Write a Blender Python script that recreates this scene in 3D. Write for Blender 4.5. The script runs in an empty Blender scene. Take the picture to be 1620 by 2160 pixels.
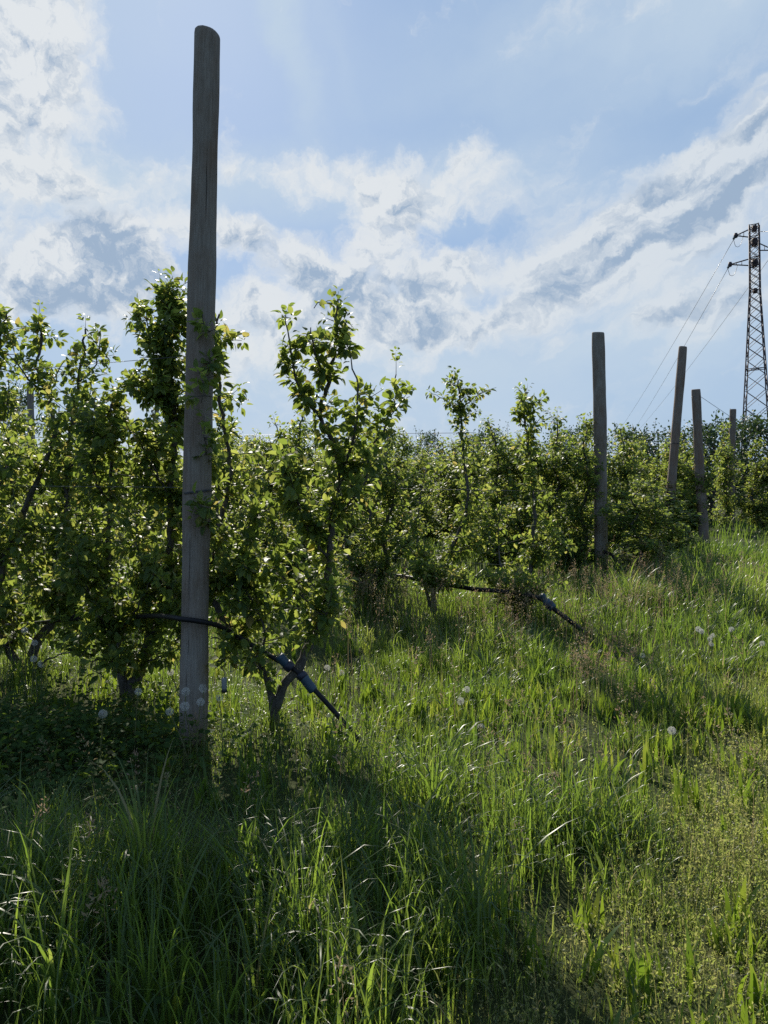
import bpy, math, random
import numpy as np
from mathutils import Vector, Matrix

sc = bpy.context.scene
COL = sc.collection
R = math.radians

# ------------------------------------------------------------------ camera
PITCH = 2.82
F = 1623.0                       # focal length in photo pixels (1620 x 2160)
cam_d = bpy.data.cameras.new("camera")
cam_d.sensor_fit = 'VERTICAL'
cam_d.sensor_height = 24.0
cam_d.lens = 24.0 * F / 2160.0
cam_d.clip_start = 0.05
cam_d.clip_end = 3000
cam = bpy.data.objects.new("camera", cam_d)
cam.location = (0, 0, 1.6)
cam.rotation_euler = (R(90 - PITCH), 0, 0)
COL.objects.link(cam)
sc.camera = cam

# ------------------------------------------------------------------ view
sc.view_settings.view_transform = 'Standard'
sc.view_settings.look = 'None'
sc.view_settings.exposure = 0.5
sc.view_settings.gamma = 1.0
sc.view_settings.use_curve_mapping = False
sc.render.engine = 'CYCLES'
sc.cycles.use_denoising = False
sc.cycles.max_bounces = 5
sc.cycles.diffuse_bounces = 3
sc.cycles.glossy_bounces = 2
sc.cycles.transmission_bounces = 3
sc.cycles.sample_clamp_indirect = 6.0

# ------------------------------------------------------------------ sun
SUN_AZ, SUN_EL = R(-14), R(32.8)
sun_dir = Vector((math.sin(SUN_AZ) * math.cos(SUN_EL), math.cos(SUN_AZ) * math.cos(SUN_EL), math.sin(SUN_EL)))
sun_d = bpy.data.lights.new("sun", 'SUN')
sun_d.energy = 5.0
sun_d.angle = R(0.5)
sun_d.color = (1.0, 0.93, 0.80)
sun = bpy.data.objects.new("sun", sun_d)
sun.rotation_euler = sun_dir.to_track_quat('Z', 'Y').to_euler()
sun.location = (0, 0, 30)
COL.objects.link(sun)

# ------------------------------------------------------------------ world: Nishita sky and procedural clouds
world = bpy.data.worlds.new("World")
sc.world = world
world.use_nodes = True
wt = world.node_tree
wt.nodes.clear()
WN = wt.nodes.new
WL = wt.links.new

def wnode(t, **kw):
    n = WN(t)
    for k, v in kw.items():
        setattr(n, k, v)
    return n

def setin(n, i, v):
    if hasattr(v, 'node'):
        WL(v, n.inputs[i])
    else:
        n.inputs[i].default_value = v

def wmath(op, a, b=0.0, c=0.0, clamp=False):
    n = wnode('ShaderNodeMath', operation=op)
    n.use_clamp = clamp
    setin(n, 0, a); setin(n, 1, b); setin(n, 2, c)
    return n.outputs[0]

def wramp(v, a, b, lo=0.0, hi=1.0, kind='SMOOTHSTEP'):
    n = wnode('ShaderNodeMapRange', interpolation_type=kind)
    setin(n, 'Value', v)
    n.inputs['From Min'].default_value = a; n.inputs['From Max'].default_value = b
    n.inputs['To Min'].default_value = lo; n.inputs['To Max'].default_value = hi
    return n.outputs['Result']

def wmix(f, a, b):
    n = wnode('ShaderNodeMix', data_type='RGBA')
    setin(n, 0, f)
    for idx, v in ((6, a), (7, b)):
        if hasattr(v, 'node'):
            WL(v, n.inputs[idx])
        else:
            n.inputs[idx].default_value = (*v, 1)
    return n.outputs[2]

tc = wnode('ShaderNodeTexCoord')
sep = wnode('ShaderNodeSeparateXYZ')
WL(tc.outputs['Generated'], sep.inputs[0])
az = wmath('ARCTAN2', sep.outputs[0], sep.outputs[1])
hyp = wmath('SQRT', wmath('ADD', wmath('MULTIPLY', sep.outputs[0], sep.outputs[0]), wmath('MULTIPLY', sep.outputs[1], sep.outputs[1])))
el = wmath('ARCTAN2', sep.outputs[2], hyp)
comb = wnode('ShaderNodeCombineXYZ')
WL(az, comb.inputs[0]); WL(el, comb.inputs[1])
P0 = comb.outputs[0]

def wnoise(vec, scale, detail, rough=0.55, lac=2.0):
    n = wnode('ShaderNodeTexNoise', noise_dimensions='3D')
    WL(vec, n.inputs['Vector'])
    n.inputs['Scale'].default_value = scale
    n.inputs['Detail'].default_value = detail
    n.inputs['Roughness'].default_value = rough
    n.inputs['Lacunarity'].default_value = lac
    return n

def wmapping(vec, loc=(0, 0, 0), rot=0.0, scale=(1, 1, 1), kind='TEXTURE'):
    n = wnode('ShaderNodeMapping', vector_type=kind)
    WL(vec, n.inputs['Vector'])
    n.inputs['Location'].default_value = loc
    n.inputs['Rotation'].default_value = (0, 0, rot)
    n.inputs['Scale'].default_value = scale
    return n.outputs[0]

# domain warp so that cloud banks get billowing, uneven borders
wn = wnoise(wmapping(P0, loc=(3.1, 1.7, 0), kind='POINT'), 11.0, 8, 0.62)
wsub = wnode('ShaderNodeVectorMath', operation='SUBTRACT')
WL(wn.outputs['Color'], wsub.inputs[0]); wsub.inputs[1].default_value = (0.5, 0.5, 0.5)
wmad = wnode('ShaderNodeVectorMath', operation='MULTIPLY_ADD')
WL(wsub.outputs[0], wmad.inputs[0]); wmad.inputs[1].default_value = (0.10, 0.085, 0.0); WL(P0, wmad.inputs[2])
PW = wmad.outputs[0]

def sky_pt(px, py):
    a = math.atan((px - 810) / F)
    e = math.atan((1000 - py) / F * math.cos(a))
    return a, e

def bank(px, py, rx, ry, rot, w, inner=0.0, vec=None):
    a, e = sky_pt(px, py)
    k = 0.93 / F
    m = wmapping(vec or PW, loc=(a, e, 0), rot=R(rot), scale=(rx * k, ry * k, 1))
    ln = wnode('ShaderNodeVectorMath', operation='LENGTH')
    WL(m, ln.inputs[0])
    return wramp(ln.outputs['Value'], inner, 1.0, w, 0.0)

def wsum(parts):
    t = parts[0]
    for p in parts[1:]:
        t = wmath('ADD', t, p)
    return t

# cloud banks
mass = wsum([
    bank(10, 40, 290, 330, 10, 1.25, 0.25),
    bank(60, 300, 260, 260, 0, 0.55),
    bank(330, 385, 420, 60, 4, 0.50),
    bank(760, 385, 460, 75, 3, 0.62),
    bank(250, 555, 150, 110, -10, 1.2, 0.5),
    bank(130, 610, 190, 100, 10, 0.8, 0.3),
    bank(20, 540, 190, 90, 5, 0.75, .2),
    bank(120, 640, 330, 110, 0, 0.40),
    bank(430, 500, 190, 70, -10, 0.75, .1),
    bank(620, 560, 260, 75, -28, 0.95, 0.2),
    bank(560, 660, 320, 110, -8, 0.65, .1),
    bank(820, 470, 170, 110, 20, 0.95, .2),
    bank(985, 345, 130, 34, 35, 0.62),
    bank(850, 610, 230, 140, -10, 0.90, 0.2),
    bank(1000, 560, 190, 70, -15, 0.65, .1),
    bank(1470, 400, 400, 105, 27, 1.15, 0.3),
    bank(1600, 330, 260, 110, 35, 0.75, 0.2),
    bank(1230, 520, 330, 110, 18, 0.80, 0.15),
    bank(1250, 610, 420, 70, 18, 0.75, 0.1),
    bank(1050, 670, 260, 50, 16, 0.65),
    bank(1560, 590, 330, 150, 8, 0.75),
    bank(1450, 680, 300, 60, 5, 0.4),
    bank(830, 720, 480, 120, 0, 0.62),
    bank(520, 760, 500, 90, 0, 0.5),
    bank(700, 650, 620, 130, 0, 0.28),
    bank(1250, 730, 300, 50, 12, 0.35),
    bank(1050, 440, 330, 110, 0, 0.40),
    bank(200, 430, 360, 70, 0, 0.40),
    bank(1560, 215, 90, 34, 32, 0.55),
    bank(1440, 320, 60, 40, 20, 0.50),
    bank(320, 172, 60, 28, -30, 0.42),
    bank(985, 500, 120, 40, 0, -0.45),
    bank(600, 470, 170, 40, -12, -0.55),
    bank(1130, 240, 420, 90, 0, -0.5),
    bank(650, 170, 520, 200, 0, -0.7),
    bank(330, 60, 120, 300, 0, -0.5),
    bank(1100, 800, 420, 90, 0, -0.35),
    bank(170, 760, 240, 80, 0, -0.5),
])
LT = (-0.005, 0.012, 0)          # towards the sun
def cloud_noise(off):
    a = wnoise(wmapping(PW, loc=(0.7 + off[0], 5.2 + off[1], 0.3), kind='POINT'), 19.0, 11, 0.63).outputs[0]
    b = wnoise(wmapping(wmapping(PW, loc=(off[0], off[1], 0), kind='POINT'), loc=(0.0, 0.0, 2.0), rot=R(24), scale=(1.9, 0.85, 1), kind='TEXTURE'), 17.0, 10, 0.60).outputs[0]
    return a, b
side = wramp(az, 0.10, 0.24)
def blend(ab):
    return wmath('ADD', wmath('MULTIPLY', ab[0], wmath('SUBTRACT', 1.0, side)), wmath('MULTIPLY', ab[1], side))
n_mix = blend(cloud_noise((0, 0)))
n_sun = blend(cloud_noise(LT))
relief = wmath('SUBTRACT', n_mix, n_sun)
dens = wmath('ADD', mass, wmath('MULTIPLY', wmath('SUBTRACT', n_mix, 0.5), 3.1))
alpha = wramp(dens, -0.08, 0.98)
core = wramp(dens, 0.80, 1.30)
nS = wnoise(wmapping(PW, loc=(9.0, 2.2, 0.0), kind='POINT'), 11.0, 10, 0.64).outputs[0]
# bright aureole spread by the thin cloud round the sun
glow_d = wnode('ShaderNodeVectorMath', operation='DOT_PRODUCT')
WL(tc.outputs['Generated'], glow_d.inputs[0]); glow_d.inputs[1].default_value = tuple(sun_dir)
glow = wramp(glow_d.outputs['Value'], 0.72, 1.0, 0.0, 1.0)

# thick, shaded parts
shade = wsum([
    bank(255, 550, 150, 110, -15, 0.85, 0.3),
    bank(140, 640, 150, 60, 10, 0.8, 0.3),
    bank(320, 640, 120, 60, 0, 0.5),
    bank(180, 700, 260, 80, 0, 0.5),
    bank(660, 600, 130, 60, -25, 0.75),
    bank(560, 580, 110, 50, -20, 0.6),
    bank(860, 620, 130, 60, -10, 0.7),
    bank(930, 700, 120, 50, 0, 0.6),
    bank(1370, 500, 240, 60, 22, 0.55),
    bank(1480, 440, 200, 40, 26, 0.5),
    bank(1130, 650, 170, 30, 18, 0.55),
    bank(740, 680, 160, 60, -10, 0.5),
    bank(1500, 640, 200, 40, 10, 0.4),
])
grey = wmath('ADD', wmath('ADD', shade, wmath('MULTIPLY', wmath('SUBTRACT', nS, 0.44), 3.4)), wmath('MULTIPLY', core, 0.28))
grey = wmath('SUBTRACT', grey, wmath('ADD', wmath('MULTIPLY', relief, 7.0), wmath('MULTIPLY', glow, 0.25)))
grey = wmath('MULTIPLY', wramp(grey, -0.08, 1.25, 0.0, 0.95, 'LINEAR'), wramp(dens, 0.35, 0.95), clamp=True)
# thin high veil, soft, with sun rays painted in as steep narrow streaks
veil_and_rays = wsum([
    bank(60, 200, 420, 560, 0, 0.80),
    bank(1350, 40, 900, 300, 8, 0.80),
    bank(750, 420, 1050, 130, 2, 0.85),
    bank(900, 780, 1500, 280, 0, 0.95),
    bank(590, 0, 70, 380, 17, 0.95),  # sun ray put into the sky colour as a bright streak
    bank(690, 60, 40, 300, 22, 0.18),
    bank(420, -60, 420, 260, 0, 0.30),
    bank(800, 400, 3000, 2500, 0, 0.14, 0.5),
    bank(640, 60, 160, 360, 17, 0.16),
    bank(1400, 560, 600, 300, 0, 0.5),
])
nV = wnoise(wmapping(PW, loc=(4.0, 0.0, 7.0), rot=R(12), scale=(1.8, 0.8, 1), kind='TEXTURE'), 5.0, 6, 0.5).outputs[0]
veil_and_rays = wmath('MULTIPLY', veil_and_rays, wramp(nV, 0.25, 0.75, 0.5, 1.1), clamp=True)

skyt = wnode('ShaderNodeTexSky', sky_type='NISHITA')
skyt.sun_disc = False
skyt.sun_elevation = SUN_EL
skyt.sun_rotation = SUN_AZ
skyt.air_density = 1.0
skyt.dust_density = 0.6
skyt.ozone_density = 1.4
STR = 0.0707          # 0.10 at exposure 0; the view is exposed half a stop up
K = 10.0
def kc(c):
    return tuple(x * K for x in c)
col = skyt.outputs[0]
blue = wnode('ShaderNodeMix', data_type='RGBA')
blue.inputs[0].default_value = 0.78
WL(col, blue.inputs[6]); blue.inputs[7].default_value = (*kc((0.245, 0.415, 0.695)), 1)
col = blue.outputs[2]
col = wmix(veil_and_rays, col, kc((0.53, 0.65, 0.78)))
white = wmix(glow, kc((0.66, 0.725, 0.79)), kc((0.78, 0.81, 0.83)))
cloud = wmix(grey, white, kc((0.315, 0.425, 0.575)))
col = wmix(wmath('MULTIPLY', alpha, 0.92), col, cloud)
bg = wnode('ShaderNodeBackground')
WL(col, bg.inputs[0])
bg.inputs[1].default_value = STR
wo = wnode('ShaderNodeOutputWorld')
WL(bg.outputs[0], wo.inputs[0])
world.cycles.sampling_method = 'MANUAL'
world.cycles.sample_map_resolution = 512

# ------------------------------------------------------------------ helpers
CAM = Vector((0, 0, 1.6))
_cp, _sp = math.cos(R(PITCH)), math.sin(R(PITCH))

def at(px, py, d):
    """world point seen at photo pixel (px, py), at distance d along +Y"""
    x = (px - 810) / F
    y = (1080 - py) / F
    v = Vector((x, _cp + y * _sp, -_sp + y * _cp))
    return CAM + v * (d / v.y)

def gh(x, y):
    """ground height"""
    return (0.035 * np.sin(x * 1.7 + 0.6 * np.sin(y * 0.9)) * np.sin(y * 1.3 + 0.4) + 0.02 * np.sin(x * 4.1 + y * 2.3))

def mesh_np(name, V, Fq, smooth=True, attrs=None):
    V = np.asarray(V, dtype=np.float32).reshape(-1, 3)
    Fq = np.asarray(Fq, dtype=np.int32)
    k = Fq.shape[1]
    me = bpy.data.meshes.new(name)
    me.vertices.add(len(V)); me.vertices.foreach_set('co', V.ravel())
    me.loops.add(Fq.size); me.loops.foreach_set('vertex_index', Fq.ravel())
    me.polygons.add(len(Fq)); me.polygons.foreach_set('loop_start', np.arange(0, Fq.size, k, dtype=np.int32))
    if smooth:
        me.polygons.foreach_set('use_smooth', np.ones(len(Fq), dtype=bool))
    for an, av in (attrs or {}).items():
        a = me.attributes.new(an, 'FLOAT', 'POINT')
        a.data.foreach_set('value', np.asarray(av, dtype=np.float32))
    me.update()
    return me

def link(name, me, mat, parent=None):
    o = bpy.data.objects.new(name, me)
    if mat is not None and not me.materials:
        me.materials.append(mat)
    COL.objects.link(o)
    if parent is not None:
        o.parent = parent
    return o

def tag(o, label=None, cat=None, group=None, kind=None):
    if label: o['label'] = label
    if cat: o['category'] = cat
    if group: o['group'] = group
    if kind: o['kind'] = kind
    return o

def empty(name, loc):
    o = bpy.data.objects.new(name, None)
    o.empty_display_size = 0.1
    o.location = loc
    COL.objects.link(o)
    return o

def copy_tree(o, parent=None):
    c = o.copy(); COL.objects.link(c)
    if parent is not None:
        c.parent = parent
    for ch in list(o.children):
        copy_tree(ch, c)
    return c

def norm(a):
    return a / np.maximum(np.linalg.norm(a, axis=-1, keepdims=True), 1e-9)

def resample(pts, step):
    """Catmull-Rom through the points, about one vertex per step"""
    p = np.array([tuple(q) for q in pts], dtype=float)
    if len(p) < 2:
        return p
    e = np.vstack([2 * p[0] - p[1], p, 2 * p[-1] - p[-2]])
    out = []
    for i in range(1, len(e) - 2):
        a, b, c, d = e[i - 1], e[i], e[i + 1], e[i + 2]
        n = max(1, int(round(np.linalg.norm(c - b) / step)))
        for t in np.linspace(0, 1, n, endpoint=False):
            out.append(0.5 * (2 * b + (c - a) * t + (2 * a - 5 * b + 4 * c - d) * t * t + (3 * b - a - 3 * c + d) * t ** 3))
    out.append(p[-1])
    return np.array(out)

def tube(pts, rad, sides, cap=True, rough=0.0, rng=None):
    """quad tube along pts; returns V, F"""
    p = np.asarray(pts, dtype=float); n = len(p)
    rad = np.broadcast_to(np.asarray(rad, dtype=float), (n,)).copy()
    t = norm(np.gradient(p, axis=0))
    ref = np.array([0.0, 0.0, 1.0]) if abs(t[0][2]) < 0.9 else np.array([1.0, 0.0, 0.0])
    u = np.cross(t[0], ref); u /= np.linalg.norm(u)
    V = np.zeros((n, sides, 3))
    ang = np.linspace(0, 2 * np.pi, sides, endpoint=False)
    for i in range(n):
        u = u - t[i] * np.dot(u, t[i]); u /= max(np.linalg.norm(u), 1e-9)
        w = np.cross(t[i], u)
        r = rad[i]
        if rough and rng is not None:
            rr = r * (1 + rough * rng.standard_normal(sides))[:, None]
        else:
            rr = r
        V[i] = p[i] + rr * (np.cos(ang)[:, None] * u + np.sin(ang)[:, None] * w)
    idx = np.arange(n * sides).reshape(n, sides)
    a, b = idx[:-1], idx[1:]
    Fq = np.stack([a, np.roll(a, -1, 1), np.roll(b, -1, 1), b], -1).reshape(-1, 4)
    V = V.reshape(-1, 3)
    if cap:
        extra = [p[0], p[-1]]
        c0, c1 = len(V), len(V) + 1
        V = np.vstack([V, extra])
        caps = []
        for j in range(0, sides, 2):
            j1, j2 = (j + 1) % sides, (j + 2) % sides
            caps.append([c0, idx[0, j2], idx[0, j1], idx[0, j]])
            caps.append([c1, idx[-1, j], idx[-1, j1], idx[-1, j2]])
        Fq = np.vstack([Fq, np.array(caps)])
    return V, Fq

class Geo:
    def __init__(self):
        self.V, self.F, self.n = [], [], 0
    def add(self, V, Fq):
        V = np.asarray(V).reshape(-1, 3)
        self.V.append(V); self.F.append(np.asarray(Fq) + self.n); self.n += len(V)
    def tube(self, *a, **k):
        self.add(*tube(*a, **k))
    def bar(self, a, b, w):
        self.tube([tuple(a), tuple(b)], w, 4)
    def build(self, name, mat, parent=None, smooth=True):
        return link(name, mesh_np(name, np.vstack(self.V), np.vstack(self.F), smooth), mat, parent)

# ------------------------------------------------------------------ materials
def new_mat(name):
    m = bpy.data.materials.new(name)
    m.use_nodes = True
    nt = m.node_tree
    for n in list(nt.nodes):
        if n.type != 'OUTPUT_MATERIAL':
            nt.nodes.remove(n)
    return m, nt, [n for n in nt.nodes if n.type == 'OUTPUT_MATERIAL'][0]

def ramp_node(nt, stops):
    r = nt.nodes.new('ShaderNodeValToRGB')
    els = r.color_ramp.elements
    while len(els) < len(stops):
        els.new(0.5)
    for e, (p, c) in zip(els, stops):
        e.position = p; e.color = (*c, 1)
    return r

def leaf_material(name, refl, trans, tf=0.45, rough=0.4, source='island', spec=0.5):
    """plant matter: reflecting upper side plus light let through; colours vary leaf by leaf"""
    m, nt, out = new_mat(name)
    if source == 'island':
        g = nt.nodes.new('ShaderNodeNewGeometry'); fac = g.outputs['Random Per Island']
    else:
        g = nt.nodes.new('ShaderNodeAttribute'); g.attribute_name = 'tint'; fac = g.outputs['Fac']
    rr, rt = ramp_node(nt, refl), ramp_node(nt, trans)
    nt.links.new(fac, rr.inputs[0]); nt.links.new(fac, rt.inputs[0])
    p = nt.nodes.new('ShaderNodeBsdfPrincipled')
    nt.links.new(rr.outputs[0], p.inputs['Base Color'])
    p.inputs['Roughness'].default_value = rough
    p.inputs['Specular IOR Level'].default_value = spec
    t = nt.nodes.new('ShaderNodeBsdfTranslucent')
    nt.links.new(rt.outputs[0], t.inputs['Color'])
    mx = nt.nodes.new('ShaderNodeMixShader')
    mx.inputs[0].default_value = tf
    nt.links.new(p.outputs[0], mx.inputs[1]); nt.links.new(t.outputs[0], mx.inputs[2])
    nt.links.new(mx.outputs[0], out.inputs[0])
    return m

M_LEAF = leaf_material('pear_leaf',
    [(0.0, (0.042, 0.078, 0.022)), (0.55, (0.062, 0.104, 0.028)), (0.9, (0.095, 0.135, 0.034)), (1.0, (0.14, 0.12, 0.05))],
    [(0.0, (0.20, 0.285, 0.045)), (0.6, (0.33, 0.41, 0.062)), (0.92, (0.48, 0.52, 0.11)), (1.0, (0.54, 0.43, 0.12))], 0.52, 0.48, 'island', 0.28)
M_HEDGE = leaf_material('hedge_leaf',
    [(0.0, (0.018, 0.040, 0.014)), (1.0, (0.040, 0.070, 0.022))],
    [(0.0, (0.05, 0.09, 0.02)), (1.0, (0.10, 0.16, 0.03))], 0.3, 0.5)
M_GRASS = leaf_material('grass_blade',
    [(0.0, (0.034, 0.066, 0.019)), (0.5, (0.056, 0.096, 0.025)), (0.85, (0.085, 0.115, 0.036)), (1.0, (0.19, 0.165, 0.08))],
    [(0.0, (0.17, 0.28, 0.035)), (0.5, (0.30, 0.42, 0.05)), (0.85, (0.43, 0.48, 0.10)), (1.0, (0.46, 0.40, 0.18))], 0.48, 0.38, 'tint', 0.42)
M_WEED = leaf_material('broad_weed',
    [(0.0, (0.035, 0.075, 0.013)), (0.7, (0.060, 0.110, 0.018)), (1.0, (0.10, 0.13, 0.03))],
    [(0.0, (0.14, 0.24, 0.020)), (0.7, (0.26, 0.36, 0.030)), (1.0, (0.38, 0.42, 0.06))], 0.48, 0.42, 'tint')
M_COVER = leaf_material('ground_cover_leaf',
    [(0.0, (0.028, 0.056, 0.018)), (0.8, (0.050, 0.085, 0.024)), (1.0, (0.12, 0.10, 0.04))],
    [(0.0, (0.12, 0.20, 0.03)), (0.8, (0.24, 0.34, 0.04)), (1.0, (0.38, 0.30, 0.08))], 0.38, 0.7, 'tint', 0.08)
M_FINE = leaf_material('fine_weed',
    [(0.0, (0.085, 0.115, 0.034)), (0.5, (0.16, 0.155, 0.062)), (1.0, (0.27, 0.215, 0.12))],
    [(0.0, (0.30, 0.42, 0.07)), (0.5, (0.46, 0.48, 0.13)), (1.0, (0.50, 0.42, 0.22))], 0.52, 0.5, 'tint')
M_DRY = leaf_material('dry_stalk',
    [(0.0, (0.13, 0.115, 0.05)), (0.5, (0.22, 0.165, 0.085)), (1.0, (0.26, 0.17, 0.11))],
    [(0.0, (0.22, 0.22, 0.08)), (0.5, (0.34, 0.27, 0.14)), (1.0, (0.36, 0.24, 0.16))], 0.4, 0.6, 'tint')

def simple(name, color, rough=0.6, metallic=0.0, noise=None, bump=0.0, scale=(1, 1, 1), nscale=20.0, coords='Object'):
    m, nt, out = new_mat(name)
    p = nt.nodes.new('ShaderNodeBsdfPrincipled')
    p.inputs['Base Color'].default_value = (*color, 1)
    p.inputs['Roughness'].default_value = rough
    p.inputs['Metallic'].default_value = metallic
    if noise:
        tcx = nt.nodes.new('ShaderNodeTexCoord')
        mp = nt.nodes.new('ShaderNodeMapping'); mp.inputs['Scale'].default_value = scale
        nz = nt.nodes.new('ShaderNodeTexNoise'); nz.inputs['Scale'].default_value = nscale; nz.inputs['Detail'].default_value = 8; nz.inputs['Roughness'].default_value = 0.65
        nt.links.new(tcx.outputs[coords], mp.inputs[0]); nt.links.new(mp.outputs[0], nz.inputs['Vector'])
        r = ramp_node(nt, noise)
        nt.links.new(nz.outputs[0], r.inputs[0]); nt.links.new(r.outputs[0], p.inputs['Base Color'])
        if bump:
            b = nt.nodes.new('ShaderNodeBump'); b.inputs['Strength'].default_value = bump; b.inputs['Distance'].default_value = 0.01
            nt.links.new(nz.outputs[0], b.inputs['Height']); nt.links.new(b.outputs[0], p.inputs['Normal'])
    nt.links.new(p.outputs[0], out.inputs[0])
    return m

M_BARK = simple('pear_bark', (0.1, 0.09, 0.08), 0.85, noise=[(0.3, (0.035, 0.029, 0.025)), (0.5, (0.075, 0.064, 0.054)), (0.7, (0.15, 0.13, 0.11))], bump=0.6, scale=(1, 1, 0.35), nscale=60)
M_PIPE = simple('black_pipe', (0.012, 0.012, 0.013), 0.55, noise=[(0.3, (0.007, 0.007, 0.009)), (0.7, (0.018, 0.016, 0.016))], nscale=15)
M_PIPE.node_tree.nodes['Principled BSDF'].inputs['Specular IOR Level'].default_value = 0.22
M_COUP = simple('blue_coupling', (0.03, 0.07, 0.11), 0.5, noise=[(0.3, (0.010, 0.030, 0.055)), (0.7, (0.030, 0.062, 0.088))], nscale=20)
M_STRAP = simple('strap', (0.012, 0.014, 0.03), 0.5)
M_STEEL = simple('pylon_steel', (0.05, 0.04, 0.045), 0.65, 0.3, noise=[(0.35, (0.030, 0.028, 0.034)), (0.65, (0.085, 0.05, 0.05))], nscale=3)
M_WIRE = simple('wire', (0.09, 0.09, 0.095), 0.45, 0.7)
M_INSUL = simple('insulator_glass', (0.03, 0.05, 0.05), 0.2)
M_GREY = simple('grey_plastic', (0.20, 0.21, 0.21), 0.5)
M_DARK = simple('dark_plastic', (0.012, 0.012, 0.012), 0.5)

def wood_material(name, dark, mid, light, warm):
    m, nt, out = new_mat(name)
    tcx = nt.nodes.new('ShaderNodeTexCoord')
    def nz(scale, sc3, detail=8, rough=0.65):
        mp = nt.nodes.new('ShaderNodeMapping'); mp.inputs['Scale'].default_value = sc3
        n = nt.nodes.new('ShaderNodeTexNoise'); n.inputs['Scale'].default_value = scale
        n.inputs['Detail'].default_value = detail; n.inputs['Roughness'].default_value = rough
        nt.links.new(tcx.outputs['Object'], mp.inputs[0]); nt.links.new(mp.outputs[0], n.inputs['Vector'])
        return n.outputs[0]
    grain = nz(150, (1, 1, 0.03))
    patch = nz(5, (1.2, 1.2, 0.5), 5)
    crack = nz(30, (1, 1, 0.014), 4)
    speck = nz(160, (1, 1, 0.8), 3)
    r1 = ramp_node(nt, [(0.28, dark), (0.5, mid), (0.75, light)])
    nt.links.new(grain, r1.inputs[0])
    r2 = ramp_node(nt, [(0.35, (1, 1, 1)), (0.68, warm)])
    nt.links.new(patch, r2.inputs[0])
    mul = nt.nodes.new('ShaderNodeMix'); mul.data_type = 'RGBA'; mul.blend_type = 'MULTIPLY'; mul.inputs[0].default_value = 1.0
    nt.links.new(r1.outputs[0], mul.inputs[6]); nt.links.new(r2.outputs[0], mul.inputs[7])
    rc = ramp_node(nt, [(0.33, (0.16, 0.15, 0.14)), (0.37, (1, 1, 1))])
    nt.links.new(crack, rc.inputs[0])
    mul2 = nt.nodes.new('ShaderNodeMix'); mul2.data_type = 'RGBA'; mul2.blend_type = 'MULTIPLY'; mul2.inputs[0].default_value = 0.8
    nt.links.new(mul.outputs[2], mul2.inputs[6]); nt.links.new(rc.outputs[0], mul2.inputs[7])
    rs = ramp_node(nt, [(0.30, (0.6, 0.6, 0.6)), (0.42, (1, 1, 1))])
    nt.links.new(speck, rs.inputs[0])
    mul3 = nt.nodes.new('ShaderNodeMix'); mul3.data_type = 'RGBA'; mul3.blend_type = 'MULTIPLY'; mul3.inputs[0].default_value = 0.6
    nt.links.new(mul2.outputs[2], mul3.inputs[6]); nt.links.new(rs.outputs[0], mul3.inputs[7])
    p = nt.nodes.new('ShaderNodeBsdfPrincipled')
    nt.links.new(mul3.outputs[2], p.inputs['Base Color'])
    p.inputs['Roughness'].default_value = 0.88
    p.inputs['Specular IOR Level'].default_value = 0.25
    b = nt.nodes.new('ShaderNodeBump'); b.inputs['Strength'].default_value = 0.8; b.inputs['Distance'].default_value = 0.008
    ad = nt.nodes.new('ShaderNodeMath'); ad.operation = 'ADD'
    nt.links.new(grain, ad.inputs[0]); nt.links.new(rc.outputs[0], ad.inputs[1])
    nt.links.new(ad.outputs[0], b.inputs['Height']); nt.links.new(b.outputs[0], p.inputs['Normal'])
    nt.links.new(p.outputs[0], out.inputs[0])
    return m

M_WOOD = wood_material('weathered_wood', (0.175, 0.150, 0.124), (0.245, 0.213, 0.180), (0.325, 0.288, 0.245), (0.70, 0.57, 0.48))
M_WOOD2 = wood_material('reddish_wood', (0.13, 0.105, 0.086), (0.21, 0.175, 0.146), (0.29, 0.25, 0.215), (0.85, 0.62, 0.50))

# ------------------------------------------------------------------ layout of the orchard rows
U_ROW = np.array([-0.882, 0.471])         # along a row, away from its end
N_ROW = np.array([0.471, 0.882])          # from one row to the next
A0 = np.array([-0.14, 4.50])              # end of the first row
STEP = np.array([2.20, 3.35])             # from row end to row end
S_ROW = float(STEP @ N_ROW)

def row_pt(k, t, off=0.0):
    p = A0 + STEP * k + U_ROW * t + N_ROW * off
    return float(p[0]), float(p[1])

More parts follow.
